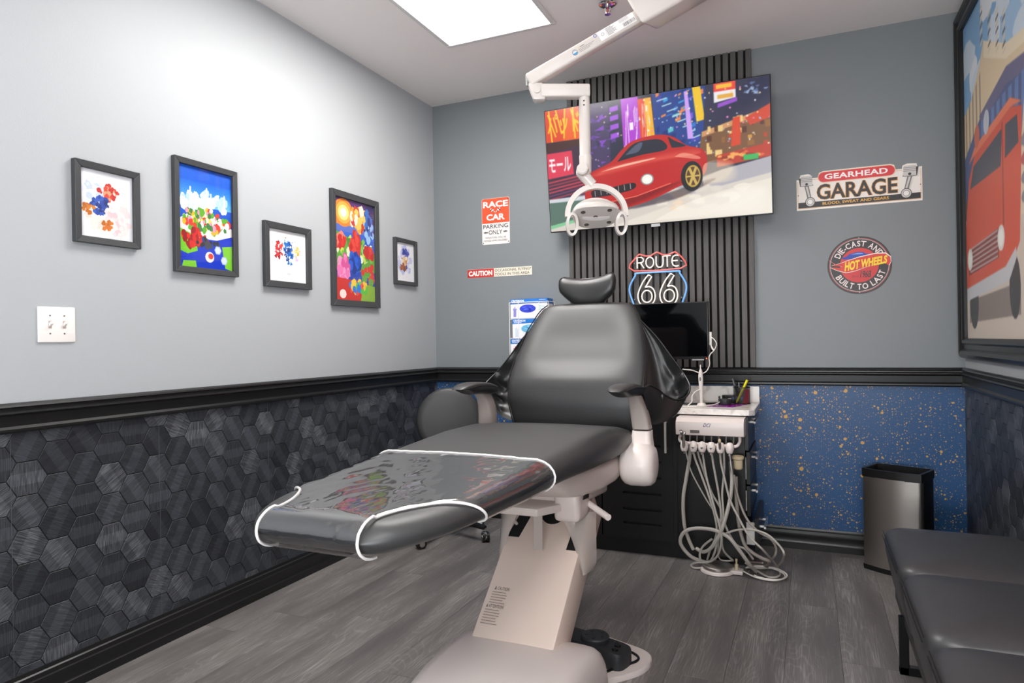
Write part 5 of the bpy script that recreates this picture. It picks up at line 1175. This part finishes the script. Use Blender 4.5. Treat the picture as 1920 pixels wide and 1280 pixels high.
# white intra-oral camera wand standing upright, its cord looping to the monitor's side
wa = thing('camera_wand', 'slim white handheld camera wand standing upright beneath the monitor', 'dental camera', (-.515, 3.58, WZ1))
wp = [(.006, 0), (.008, .02), (.0095, .08), (.012, .13), (.0125, .155), (.009, .18), (.0035, .192), (.0028, .212), (.001, .214)]
b = MB(); b.loft([[(-.513 - .012 * z + r * math.cos(2 * PI * k / 20), 3.58 + r * math.sin(2 * PI * k / 20), WZ1 + z) for k in range(20)] for r, z in wp]); b.build('wand_body', m_cord, wa)
b = MB(); b.sphere((-.516, 3.569, WZ1 + .14), .006, 8, (.8, .5, 2)); b.build('button', mat('grey_button', (110, 112, 120), .4), wa)
MB().lathe([(.022, 0), (.024, .004), (.02, .012), (.01, .016)], 24, Matrix.Translation((-.513, 3.58, WZ1))).build('holder', m_cord, wa)
cl = thing('cord_loop', 'thin white cord with a small box looped at the right edge of the monitor', 'cord', (-.45, 3.61, 1.0))
MB().box(-.474, -.46, 3.61, 3.622, 1.09, 1.16, .003, 2).build('inline_box', m_cord, cl)
MB().tube(catmull([(-.464, 3.612, 1.13), (-.452, 3.606, 1.125), (-.436, 3.6, 1.1), (-.444, 3.6, 1.07), (-.466, 3.602, 1.045), (-.474, 3.6, 1.025), (-.472, 3.6, .99), (-.488, 3.595, .955), (-.515, 3.59, .945), (-.56, 3.59, .96), (-.61, 3.6, .965)], 8), .0027, 8).tube(catmull([(-.466, 3.61, 1.09), (-.458, 3.605, 1.07), (-.448, 3.602, 1.063), (-.458, 3.604, 1.08), (-.467, 3.608, 1.1)], 8), .0024, 8).build('cord', m_cord, cl)
tag(MB().tube(catmull([(-.513, 3.575, .86), (-.535, 3.56, .855), (-.555, 3.55, .83), (-.556, 3.54, .8), (-.575, 3.53, WZ1 + .004), (-.55, 3.5, WZ1 + .004), (-.5, 3.53, WZ1 + .004), (-.455, 3.6, WZ1 + .004), (-.42, 3.66, WZ1 + .02), (-.4, 3.68, WZ1 + .012), (-.39, 3.67, WZ1 + .03), (-.378, 3.69, WZ1 + .03)], 8), .0026, 8).tube(catmull([(-.6, 3.5, WZ1 + .003), (-.57, 3.47, WZ1 + .003), (-.535, 3.48, WZ1 + .003), (-.52, 3.455, WZ1 + .003)], 8), .0026, 8).build('white_cable', m_cord), 'loose white cable lying in loops on the worktop', 'cable')
tag(MB().tube(catmull([(-.66, 3.68, WZ1 + .004), (-.58, 3.66, WZ1 + .004), (-.5, 3.69, WZ1 + .004), (-.44, 3.72, WZ1 + .004), (-.405, 3.745, WZ1 + .012)], 8), .0035, 8).tube(catmull([(-.66, 3.63, WZ1 + .004), (-.56, 3.61, WZ1 + .004), (-.47, 3.68, WZ1 + .004), (-.4, 3.735, WZ1 + .011)], 8), .0035, 8).build('black_cable', m_black), 'pair of black cables on the worktop running to the switch box', 'cable')
hb = thing('switch_box', 'small black hub with a row of blue ports on the worktop', 'hub', (-.36, 3.77, WZ1))
MB().box(-.43, -.295, 3.752, 3.79, WZ1, WZ1 + .042, .003, 2).build('hub_body', m_black, hb)
for k in range(4): MB().box(-.375 + .02 * k, -.364 + .02 * k, 3.7505, 3.753, WZ1 + .02, WZ1 + .034).build('port', mat('port_blue', (70, 96, 150), .3), hb, smooth=False)
pk = thing('black_puck', 'round black puck-shaped device on the purple card', 'device', (-.405, 3.655, WZ1 + .0017))
MB().lathe([(.028, 0), (.03, .004), (.03, .026), (.028, .03), (.01, .031)], 28, Matrix.Translation((-.402, 3.655, WZ1 + .0017))).build('puck_body', m_rubber, pk)
MB().box(-.437, -.427, 3.65, 3.664, WZ1 + .0017, WZ1 + .034, .002, 2).box(-.437, -.427, 3.65, 3.664, WZ1 + .034, WZ1 + .046, .002, 2).build('clip', m_black, pk)
pc_ = thing('purple_card', 'shiny purple printed card lying on the worktop under the puck', 'card', (-.4, 3.62, WZ1))
MB().hexa([(-.48, 3.535, WZ1), (-.355, 3.53, WZ1), (-.3, 3.7, WZ1), (-.43, 3.7, WZ1), (-.48, 3.535, WZ1 + .0016), (-.355, 3.53, WZ1 + .0016), (-.3, 3.7, WZ1 + .0016), (-.43, 3.7, WZ1 + .0016)]).build('card', mat('purple_card', (134, 20, 140), .2), pc_, smooth=False)
MB().tube([(-.455, 3.548, WZ1 + .0032), (-.38, 3.545, WZ1 + .0032)], .0014, 6).tube(catmull([(-.43, 3.56, WZ1 + .0032), (-.42, 3.57, WZ1 + .0032), (-.405, 3.56, WZ1 + .0032)], 5), .0014, 6).build('wire_clip', m_chrome, pc_)
# pen cup with pens and a highlighter
cupx, cupy, cr = -.327, 3.735, .042
cu = thing('pen_cup', 'black wire mesh pen cup with a pink insert on the worktop', 'pen holder', (cupx, cupy, WZ1))
m_mesh = bpy.data.materials.new('black_mesh'); m_mesh.use_nodes = True; MATS['black_mesh'] = m_mesh
nt = m_mesh.node_tree; nt.nodes.clear(); o_ = N(nt, 'ShaderNodeOutputMaterial'); mx_ = N(nt, 'ShaderNodeMixShader'); tr = N(nt, 'ShaderNodeBsdfTransparent'); df = N(nt, 'ShaderNodeBsdfPrincipled'); df.inputs['Base Color'].default_value = (.012, .012, .012, 1)
mx_.inputs[0].default_value = .55; nt.links.new(tr.outputs[0], mx_.inputs[1]); nt.links.new(df.outputs[0], mx_.inputs[2]); nt.links.new(mx_.outputs[0], o_.inputs[0])
n = 32; P = [[(cupx + cr * math.cos(2 * PI * k / n), cupy + cr * math.sin(2 * PI * k / n), WZ1 + z) for k in range(n + 1)] for z in (0.002, .045, .088)]
MB().grid(P).build('mesh_wall', m_mesh, cu)
for z, r in ((.088, .0022), (.003, .002)): MB().tube([(cupx + cr * math.cos(2 * PI * k / n), cupy + cr * math.sin(2 * PI * k / n), WZ1 + z) for k in range(n + 1)], r, 6).build('rim', m_black, cu)
MB().cyl((cupx, cupy, WZ1 + .001), (cupx, cupy, WZ1 + .002), cr - .001, n=28).build('base', m_black, cu)
MB().hexa([(cupx + .004, cupy - .022, WZ1 + .003), (cupx + .034, cupy - .01, WZ1 + .003), (cupx + .034, cupy - .008, WZ1 + .003), (cupx + .004, cupy - .02, WZ1 + .003), (cupx + .02, cupy - .022, WZ1 + .078), (cupx + .037, cupy - .01, WZ1 + .078), (cupx + .037, cupy - .008, WZ1 + .078), (cupx + .02, cupy - .02, WZ1 + .078)]).build('pink_insert', mat('pink_insert', (216, 70, 90), .4), cu, smooth=False)
def pen(name, label, cat, a, b_, r, m, m2, grp=None):
    a, b_ = Vector(a), Vector(b_); t = thing(name, label, cat, a, grp)
    MB().cyl(a.lerp(b_, .08), a.lerp(b_, .7), r, n=14).build('barrel', m, t); MB().cyl(a.lerp(b_, .7), b_, r * 1.06, n=14).build('cap', m2, t); MB().cyl(a, a.lerp(b_, .08), r * .3, r, 14).build('tip', m2, t)
pen('highlighter', 'bright yellow highlighter leaning right in the pen cup', 'highlighter', (cupx - .026, cupy - .021, WZ1 + .006), (cupx + .03, cupy - .012, WZ1 + .128), .0062, m_yellow, m_yellow)
pen('pen', 'grey-tipped black pen, leftmost and tallest in the pen cup', 'pen', (cupx - .012, cupy + .008, WZ1 + .006), (cupx - .046, cupy + .006, WZ1 + .134), .004, m_black, mat('pen_grey', (120, 118, 116), .4))
pen('pen', 'black pen in the pen cup, next to the tallest one', 'pen', (cupx - .005, cupy - .006, WZ1 + .006), (cupx - .034, cupy - .002, WZ1 + .12), .004, m_black, m_black)
pen('pen', 'short dark pen with silver clip, nearest the highlighter in the cup', 'pen', (cupx - .012, cupy + .02, WZ1 + .006), (cupx - .016, cupy + .022, WZ1 + .112), .0036, m_rubber, mat('pen_silver', (150, 148, 146), .3, .7))

# ---------------------------------------------------------------- delivery unit on the cabinet front
du = thing('delivery_unit', 'white dental delivery unit with instrument holders on the front of the cabinet', 'dental unit', (-.44, 3.36, .6))
ux0, ux1, uy = -.597, -.283, 3.3
b = MB(); sec = [(3.45, .742), (uy + .03, .742), (uy, .724), (uy - .004, .7), (uy + .002, .662), (uy + .03, .656), (3.45, .656)]
b.loft([[(ux0 + .006, y, z) for y, z in sec], [(ux0, y, lerp(.7, z, 1)) for y, z in sec], [(ux1, y, z) for y, z in sec], [(ux1 - .0, y, z) for y, z in sec]][1:3]); o = b.build('housing', m_white, du, ang=20)
pp = Print((ux0 + .13, uy - .0035, .702), (.035, 0, 0), (0, .004 * .0, .018)); pp.text('DCI', 0, 0, 1, 1, (46, 60, 110), .01, .35); pp.build('lettering', m_print, du)
MB().box(ux0 + .068, ux0 + .112, uy - .0035, uy + .002, .672, .686).build('gauge_window', mat('gauge_grey', (96, 90, 86), .25), du, smooth=False)
rail = catmull([(ux0 + .02, uy + .035, .66), (ux0 + .012, uy + .03, .637), (ux0 + .03, uy + .015, .622), (ux0 + .1, uy + .012, .619), (ux1 - .1, uy + .012, .615), (ux1 - .04, uy + .014, .613), (ux1 - .022, uy + .028, .632), (ux1 - .022, uy + .035, .66)], 6)
MB().tube(rail, .0075, 12).build('holder_rail', m_white, du)
for k in range(7): MB().cyl((ux0 + .06 + .034 * k, uy + .05, .658), (ux0 + .055 + .034 * k, uy + .06, .6), .004, n=8).build('tubing_stub', m_hose2, du)
HX = [-.557, -.514, -.473, -.431, -.389, -.347]
for x in HX:
    b = MB(); z0 = .61
    b.lathe([(.011, -.03), (.017, -.02), (.02, -.006), (.019, .008), (.013, .019), (.004, .023)], 20, Matrix.Translation((x, uy, z0)) @ Matrix.Rotation(math.radians(-18), 4, 'X'))
    b.build('holder', m_white, du)
m_st2 = mat('handpiece_steel', (176, 172, 168), .28, .9)
def hose(keys, names):
    pass
RAD = {'thick': .0088, 'mid': .0052, 'thin': .0036, 'cable': .0032}
def hpts(k):
    q = [Vector(p) for p in HOSES[k][1]]
    for p in q: p.z = max(p.z, RAD[HOSES[k][0]] + .001)
    return catmull(q, 8)
def inst(name, label, x, hk, kind, extra=()):
    t = thing(name, label, 'dental handpiece', (x, uy - .012, .6)); y = uy - .012
    if kind == 'syringe':
        MB().cyl((x, y, .585), (x, y - .012, .665), .008, .0075, 16).build('barrel', m_st2, t); MB().box(x - .013, x + .013, y - .03, y - .008, .664, .682, .005, 3).build('head', m_chrome, t)
        MB().tube(catmull([(x, y - .02, .672), (x - .004, y - .04, .69), (x - .012, y - .05, .688)], 5), .002, 8).build('nozzle', m_chrome, t)
    elif kind == 'tip': MB().cyl((x, y, .588), (x, y - .014, .634), .006, .007, 16).build('barrel', m_st2, t); MB().sphere((x, y - .016, .642), .007, 8, (1, 1, 1.6)).build('valve_knob', m_beige, t)
    elif kind == 'hve': MB().cyl((x, y, .62), (x + .004, y, .54), .0055, .006, 14).build('barrel', m_st2, t); MB().cyl((x + .004, y, .545), (x + .008, y, .505), .0095, .0105, 16).build('adaptor', m_st2, t)
    else: MB().cyl((x, y, .58), (x, y - .004, .608), .0055, .008, 16).build('barrel', m_st2, t)
    MB().cyl((x, y, .572), (x, y, .59), .0058, n=14).build('collar', m_chrome if kind == 'syringe' else m_hose2, t)
    for h_ in hk: MB().tube(hpts(h_), RAD[HOSES[h_][0]], 10).build('hose', m_hose if h_ not in 'JK' else m_hose2, t)
inst('air_syringe', 'chrome air and water syringe hanging in the leftmost holder of the white unit', HX[0], 'B', 'syringe')
inst('handpiece_hose', 'grey handpiece tubing in the second holder from the left of the unit', HX[1], 'C', 'plain')
inst('handpiece_hose', 'grey handpiece tubing in the third holder from the left of the unit', HX[2], 'D', 'plain')
inst('handpiece_hose', 'grey handpiece tubing in the fourth holder, ending in a small floor loop', HX[3], 'E', 'plain')
inst('saliva_ejector', 'suction valve with beige knob in the fifth holder from the left', HX[4], 'F', 'tip')
inst('suction_valve', 'steel suction handpiece hanging from the rightmost holder of the white unit', HX[5], 'G', 'hve')
sc = thing('solids_canister', 'beige round suction canister under the right end of the white unit', 'canister', (-.315, 3.35, .5))
MB().lathe([(.016, .5), (.021, .505), (.022, .545), (.027, .55), (.027, .562), (.024, .564), (.02, .556), (.004, .555)], 28, Matrix.Translation((-.315, 3.35, 0))).build('cup', m_beige, sc)
MB().tube(hpts('K'), .0085, 10).build('hose', m_hose2, sc); MB().tube(hpts('J'), .0055, 10).build('hose', m_hose2, sc)
for k, lb, nm in (('A', 'thick grey hose hanging straight down at the left of the cabinet panel', 'supply_hose'), ('H', 'thick grey hose arching left in a big loop low over the floor', 'supply_hose'), ('I', 'grey hose looping out furthest right over the floor', 'supply_hose'), ('M', 'grey hose dropping behind the others from the middle of the unit', 'supply_hose'), ('N', 'slanting grey hose behind the second and third instrument hoses', 'supply_hose')):
    tag(MB().tube(hpts(k), RAD[HOSES[k][0]], 10).build(nm, m_hose), lb, 'hose')
fc = thing('foot_control', 'round steel disc foot control on the floor below the hoses', 'foot control', (-.418, 3.35, 0))
FCM = Matrix.Translation((-.418, 3.35, 0))
MB().lathe([(.076, 0), (.08, .003), (.078, .012), (.07, .016), (.02, .016)], 40, FCM).box(-.36, -.3, 3.325, 3.375, .001, .02, .004, 2).build('white_base', m_white, fc)
MB().lathe([(.064, .016), (.069, .02), (.069, .03), (.064, .034), (.03, .039), (.004, .042)], 40, FCM).build('disc', m_steel, fc)
MB().cyl((-.33, 3.35, .018), (-.33, 3.35, .046), .008, n=14).cyl((-.33, 3.35, .046), (-.33, 3.35, .07), .003, .006, 10).build('toggle_valve', m_beige, fc)
MB().tube(hpts('L'), .0034, 10).build('cable', m_cord, fc)
MB().tube([p + Vector((.008, .012, 0)) for p in hpts('L')][:52], .0034, 10).build('cable', m_cord, fc)
# ---------------------------------------------------------------- operator's stool by the left corner
st = thing('operator_stool', 'black wheeled stool with round upright back pad, behind the chair by the left corner', 'stool', (-1.98, 3.45, 0))
sx, sy = -1.98, 3.45
MB().lathe([(.02, .44), (.15, .44), (.175, .455), (.182, .48), (.175, .5), (.15, .512), (.02, .516)], 36, Matrix.Translation((sx, sy - .02, 0))).build('seat', m_leather, st, ang=50)
bd = Vector((.47, -.88, 0)).normalized(); bc = Vector((-1.9, 3.38, .675))
BM = Matrix.Translation(bc) @ bd.to_track_quat('Z', 'Y').to_matrix().to_4x4()
MB().lathe([(.02, -.02), (.17, -.02), (.186, -.014), (.192, 0), (.189, .01), (.178, .018), (.15, .022), (.02, .024)], 48, BM).build('back_pad', m_leather, st, ang=50)
MB().tube(catmull([(sx, sy + .05, .43), (sx - .02, sy + .1, .44), (-1.93, 3.46, .55), (bc + bd * -.03)], 8), .014, 10).build('back_bracket', m_black, st)
MB().cyl((sx, sy, .1), (sx, sy, .3), .026, n=20).cyl((sx, sy, .3), (sx, sy, .44), .018, n=20).build('gas_lift', m_chrome, st)
for k in range(5):
    a = math.radians(-14 + 72 * k); ex, ey = sx + (.31 if k in (0, 4) else .24) * math.cos(a), sy + (.31 if k in (0, 4) else .24) * math.sin(a)
    lg = MB().hexa([(sx + .03 * math.cos(a + 1.57), sy + .03 * math.sin(a + 1.57), .085), (sx - .03 * math.cos(a + 1.57), sy - .03 * math.sin(a + 1.57), .085), (ex - .015 * math.cos(a + 1.57), ey - .015 * math.sin(a + 1.57), .07), (ex + .015 * math.cos(a + 1.57), ey + .015 * math.sin(a + 1.57), .07), (sx + .03 * math.cos(a + 1.57), sy + .03 * math.sin(a + 1.57), .12), (sx - .03 * math.cos(a + 1.57), sy - .03 * math.sin(a + 1.57), .12), (ex - .015 * math.cos(a + 1.57), ey - .015 * math.sin(a + 1.57), .09), (ex + .015 * math.cos(a + 1.57), ey + .015 * math.sin(a + 1.57), .09)], .006, 2).build('leg', m_black, st)
    ax = Vector((math.cos(a + .9), math.sin(a + .9), 0)); c = Vector((ex, ey, .028))
    MB().cyl(c - ax * .02, c - ax * .004, .027, n=20).cyl(c + ax * .004, c + ax * .02, .027, n=20).build('caster_wheel', m_black, lg)
    MB().cyl(c - ax * .021, c + ax * .021, .016, n=16).cyl((ex, ey, .028), (ex, ey, .08), .006, n=10).box(ex - .014, ex + .014, ey - .014, ey + .014, .04, .06, .004, 2).build('caster_hub', m_chrome, lg)

# ---------------------------------------------------------------- steel waste bin
wb_ = thing('waste_bin', 'brushed steel waste bin with black rim against the blue speckled wall', 'bin', (.36, 3.67, 0))
e1, e2, A0 = Vector((.906, -.423, 0)), Vector((.423, .906, 0)), Vector((.226, 3.65, 0))
def bp(u, v, z): return A0 + e1 * u + e2 * v + Vector((0, 0, z))
def binring(z, k=0, bow=.022):
    pts = []
    for i in range(17): t = i / 16; pts.append(bp(lerp(.004 - k, .256 + k, t), -bow * math.sin(PI * t) - k + .006, z))
    pts += [bp(.258 + k, .012, z), bp(.258 + k, .17 + k, z), bp(.245, .182 + k, z), bp(.015, .182 + k, z), bp(.002 - k, .17 + k, z), bp(.002 - k, .012, z)]
    return pts
MB().loft([binring(.022, -.001), binring(.45, -.001)]).build('body', m_black, wb_, ang=40)
P = [[bp(lerp(.006, .254, i / 24), -.022 * math.sin(PI * i / 24) + .0025, z) for i in range(25)] for z in (.024, .45)]
P = [[*r, bp(.2585, .008, r[0].z), bp(.259, .03, r[0].z)] for r in P]
MB().grid(P).build('steel_front', m_steel, wb_, solid=.001, ang=50)
MB().loft([binring(.0, .001), binring(.024, .003)]).build('base', m_black, wb_)
b = MB(); o1, o2 = binring(.448, .003), binring(.487, .003); c = bp(.13, .085, 0)
def shr(p, k): q = Vector((p.x, p.y, 0)); cc = Vector((c.x, c.y, 0)); r_ = cc + (q - cc) * k; return Vector((r_.x, r_.y, p.z))
b.loft([o1, o2, [shr(p, .9) for p in o2], [shr(p, .88) + Vector((0, 0, -.035)) for p in o2], [shr(p, .88) + Vector((0, 0, -.06)) for p in o2]]); b.build('rim', m_black, wb_, ang=30)
MB().hexa([bp(.02, .172, .4875), bp(.245, .172, .4875), bp(.245, .184, .4875), bp(.02, .184, .4875), bp(.02, .172, .4885), bp(.245, .172, .4885), bp(.245, .184, .4885), bp(.02, .184, .4885)]).build('rear_trim', m_chrome, wb_, smooth=False)

# ---------------------------------------------------------------- black leather bench along the right wall
bn = thing('bench', 'black leather three-section bench along the right wall', 'bench', (.46, 2.05, 0))
def cushion(y0, y1):
    rings = []; n = 40; yc, hy = (y0 + y1) / 2, (y1 - y0) / 2 - .002
    lv = [(.205, .9, .955), (.212, .965, .975), (.24, .99, .985), (.3, 1.0, .995), (.36, 1.0, 1.0), (.395, .995, 1.0), (.412, .975, .99), (.424, .935, .965), (.432, .86, .915), (.439, .7, .78), (.443, .45, .5), (.444, .12, .12)]
    xc_, hx = .458, .223
    for z, kx, ky in lv:
        r = []
        for q in range(n):
            a = 2 * PI * q / n; c, s_ = math.cos(a), math.sin(a)
            x = hx * kx * math.copysign(abs(c) ** .22, c); y = hy * ky * math.copysign(abs(s_) ** .22, s_)
            lean = .03 * (1 - sstep(.2, .42, z)) if c < 0 else 0
            # soft creases where the leather is pulled in at the near seam
            cr_ = 0
            if z > .42: cr_ = -.006 * sstep(.7, 1, -y / hy) * max(0, math.sin(x * 60 + y0 * 9)) * sstep(.0, .1, hx - abs(x))
            r.append((xc_ + x + lean, yc + y, z + cr_))
        rings.append(r)
    o = MB().loft(rings).build('seat_cushion', m_bench, bn, ang=60)
    for dz, off in ((.416, 0), (.404, .0)):
        pts = [(xc_ + (hx * .985 + .001 - (.416 - dz) * -.25) * -1, yc + hy * lerp(-.86, .86, i / 12), dz + .001) for i in range(13)]
        MB().tube(pts, .0013, 6).build('front_stitching', m_pipe, o)
    return o
for a, b_ in ((2.29, 2.8), (1.79, 2.285), (1.29, 1.785)): cushion(a, b_)
MB().box(.275, .66, 1.3, 2.78, .175, .21).build('seat_frame', m_black, bn, smooth=False)
for y in (2.56, 1.46):
    MB().box(.262, .29, y - .014, y + .014, 0, .19, .002, 1).box(.62, .65, y - .014, y + .014, 0, .19, .002, 1).box(.262, .65, y - .014, y + .014, .0, .026, .002, 1).build('leg', m_black, bn, smooth=False)

# ---------------------------------------------------------------- ceiling mounted dental lamp
lamp = thing('dental_lamp', 'white ceiling-mounted dental lamp on a jointed arm in front of the television', 'dental lamp', (-.1, 2.63, H))
E1, E2, EZ = Vector((.914, .405, 0)), Vector((-.405, .914, 0)), Vector((0, 0, 1))
J = Vector((-.925, 2.272, 2.078)); AV = Vector((.80, .35, .488)).normalized(); AU = (EZ - AV * AV.z).normalized(); AE = AV.cross(AU) * -1
if AE.dot(E2) < 0: AE = -AE
def lv_(s, u, e): return J + AV * s + AU * u + AE * e
def beam(b, s0, s1, h0, h1, e0, e1, bev): b.hexa([lv_(s0, -h0, e0), lv_(s1, -h0, e0), lv_(s1, -h0, e1), lv_(s0, -h0, e1), lv_(s0, h1, e0), lv_(s1, h1, e0), lv_(s1, h1, e1), lv_(s0, h1, e1)], bev, 3)
b = MB(); beam(b, 0, .52, .024, .024, -.022, .034, .008); sa = b.build('spring_arm', m_lamp, lamp, ang=40)
b = MB(); b.hexa([lv_(.445, -.042, -.05), lv_(1.0, -.042, -.05), lv_(1.0, -.046, .1), lv_(.545, -.046, .1), lv_(.445, .07, -.05), lv_(1.0, .07, -.05), lv_(1.0, .07, .1), lv_(.5, .07, .1)], .012, 3); b.build('arm_sleeve', m_lamp, lamp, ang=40)
MB().cyl(lv_(.95, 0, .02), (lv_(.95, 0, .02).x, lv_(.95, 0, .02).y, H), .045, n=24).lathe([(.045, -.05), (.11, -.03), (.12, -.001), (.02, 0)], 32, Matrix.Translation((lv_(.95, 0, .02).x, lv_(.95, 0, .02).y, H))).build('ceiling_post', m_lamp, lamp)
MB().box(-.003, .003, -.012, .012, -.014, .014, 0, 1, Matrix.Translation(lv_(-.001, 0, .006))).build('end_insert', mat('pale_grey', (170, 172, 170), .4), lamp)
p = Print(lv_(.18, -.02, -.0225), AV * .27, AU * .042)
p.ell(.06, .45, .038, .25, (60, 60, 64)); p.ell(.06, .45, .033, .21, (226, 222, 218)); p.poly([(.028, .42), (.092, .42), (.085, .3), (.06, .24), (.035, .3)], (60, 150, 206)); p.line([(.035, .5), (.06, .62), (.085, .5)], .05, (120, 150, 170), 6)
p.poly([(.12, .62), (.14, .62), (.13, .74)], (226, 190, 60)); p.rect(.15, .63, .22, .68, (110, 100, 96))
for k in range(3): p.rect(.12, .48 - .12 * k, .36 - .04 * k, .51 - .12 * k, (130, 120, 114))
p.rect(.44, .12, .99, .98, (232, 228, 226)); p.ell(.4, .8, .022, .14, (44, 70, 150)); p.ell(.4, .8, .012, .08, (220, 220, 226)); p.ring(.5, .6, .018, .022, (80, 80, 84), 6)
for k in range(7): p.rect(.56, .85 - .1 * k, rnd.uniform(.64, .7), .88 - .1 * k, (96, 94, 94))
for k in range(16): p.rect(.8 + .011 * k, .2, .8 + .011 * k + rnd.choice([.003, .006]), .5, (70, 68, 70))
for k in range(3): p.rect(.76, .85 - .09 * k, .9, .87 - .09 * k, (150, 146, 146))
tag(p.build('warning_labels', m_print, sa), 'small warning labels and barcode')
# elbow, short cross bar and drop tube
K = Vector((-.885, 2.29, 2.04))
MB().hexa([K + E1 * a + E2 * c + EZ * z for z in (-.034,) for a, c in ((-.028, -.02), (.02, -.02), (.02, .03), (-.02, .03))] + [K + E1 * a + E2 * c + EZ * z for z in (.03,) for a, c in ((-.045, -.02), (.01, -.02), (.01, .03), (-.045, .03))], .008, 2).tube([K + E2 * -.026 + E1 * -.012, K + E2 * .034 + E1 * -.012], .012, 14).build('elbow', m_lamp, lamp, ang=40)
Q0, Q1 = Vector((-.885, 2.289, 2.04)), Vector((-.718, 2.362, 2.036))
MB().hexa([Q0 - E2 * .022 - EZ * .024, Q1 - E2 * .022 - EZ * .022, Q1 + E2 * .022 - EZ * .022, Q0 + E2 * .022 - EZ * .024, Q0 - E2 * .022 + EZ * .025, Q1 - E2 * .022 + EZ * .025, Q1 + E2 * .022 + EZ * .025, Q0 + E2 * .022 + EZ * .025], .007, 3).build('cross_bar', m_lamp, lamp, ang=40)
TP = Vector((-.737, 2.354, 0))
MB().lathe([(.012, 1.73), (.0215, 1.74), (.0225, 1.8), (.0225, 1.803), (.0222, 1.8035), (.0205, 1.807), (.0205, 1.99), (.0195, 2.02)], 28, Matrix.Translation(TP)).build('drop_tube', m_lamp, lamp, ang=40)
for z in (1.998, 1.983): MB().cyl(TP + EZ * z - E2 * .0212 + E1 * -.004, TP + EZ * z - E2 * .019 + E1 * -.004, .003, n=10).build('screw', mat('dark_screw'), lamp)
BJ = Vector((-.744, 2.35, 1.743))
MB().sphere(BJ, .027, 12).cyl(BJ - E2 * .02 - E1 * .003, BJ - E2 * .05 - E1 * .01, .02, n=20).cyl(BJ - E2 * .05 - E1 * .01, BJ - E2 * .055 - E1 * .011, .0165, n=20).build('ball_joint', m_lamp, lamp, ang=50)
HC = Vector((-.703, 2.37, 1.588))
def hp(a, c, z): return HC + E1 * a + E2 * c + EZ * z
MB().tube([BJ - EZ * .01, hp(-.012, -.0, .108)], .018, 14, rf=lambda t: lerp(.021, .019, t)).build('neck', m_lamp, lamp)
def band(b, R1, R2, a0, a1, wdt, th, c0, tilt=0, n=28):
    rings = []
    for i in range(n + 1):
        a = a0 + (a1 - a0) * i / n; ca_, sa_ = math.cos(a), math.sin(a)
        ctr = Vector((R1 * ca_, c0 + tilt * R2 * sa_, R2 * sa_)); nr = Vector((ca_, 0, sa_))
        rings.append([hp(*(ctr + nr * (th / 2 * u) + Vector((0, wdt / 2 * v, 0)))) for u, v in ((-1, -1), (1, -1), (1, 1), (-1, 1))])
    b.loft(rings); return b
band(MB(), .106, .102, math.radians(-4), math.radians(184), .026, .018, .0, 0).build('yoke', m_lamp, lamp, ang=40)
band(MB(), .084, .058, math.radians(0), math.radians(180), .03, .013, .03, 0).build('rear_hoop', m_lamp, lamp, ang=40)
th_ = math.radians(24); nb = E2 * math.cos(th_) - EZ * math.sin(th_); nn = -E2 * math.sin(th_) - EZ * math.cos(th_)
oct_ = [(-.05, -.062), (.028, -.066), (.072, -.05), (.084, -.01), (.078, .035), (.045, .07), (.0, .078), (-.045, .07), (-.078, .035), (-.086, -.01), (-.078, -.045)]
PC = hp(-.002, .0, -.004)
oc = catmull([(a, c, 0) for a, c in oct_ + [oct_[0]]], 3)[:-1]
MB().loft([[PC + E1 * q.x * k + nb * q.y * k + nn * d for q in oc] for d, k in ((-.028, .75), (-.02, .93), (-.006, 1), (.002, 1), (.005, .97), (.0055, .9))]).build('lamp_head', m_lamp, lamp, ang=40)
for a, c in ((-.05, -.03), (.045, -.04), (-.03, .05), (.052, .036), (-.002, .0)):
    MB().cyl(PC + E1 * a + nb * c + nn * .003, PC + E1 * a + nb * c + nn * .0062, .009, n=14).build('light_port', mat('lamp_port', (92, 82, 76), .3), lamp)
MB().loft([[PC + E1 * a + nb * (c + .012 - .9 * a * a * 6) + nn * d for a, c in [(-.05 + .1 * i / 10, -.012 * math.sin(PI * i / 10)) for i in range(11)] + [(.05 - .1 * i / 10, .012) for i in range(11)]] for d in (.003, .0062)]).build('centre_lens', mat('pale_lens', (240, 234, 230), .2), lamp)
for sg_ in (-1, 1):
    b = MB(); c0 = hp(sg_ * .103, 0, -.002)
    pts = [c0 + E1 * sg_ * (-.013 + .02 * math.cos(a) * .9) * 1 + EZ * (-.034 + .036 * math.sin(a)) + E2 * (-.012 * math.sin(a)) for a in [2 * PI * i / 24 for i in range(25)]]
    rings = []
    for i, p_ in enumerate(pts):
        a = 2 * PI * i / 24; nr = (E1 * math.cos(a) * sg_ + EZ * math.sin(a)).normalized()
        rings.append([p_ + nr * .005 * u + E2 * .013 * v for u, v in ((-1, -1), (1, -1), (1, 1), (-1, 1))])
    b.loft(rings, True, False); b.build('handle_loop', m_lamp, lamp, ang=50)
    MB().cyl(hp(sg_ * .112, 0, .0), hp(sg_ * .082, 0, .0), .01, n=16).build('yoke_pivot', m_lamp, lamp)
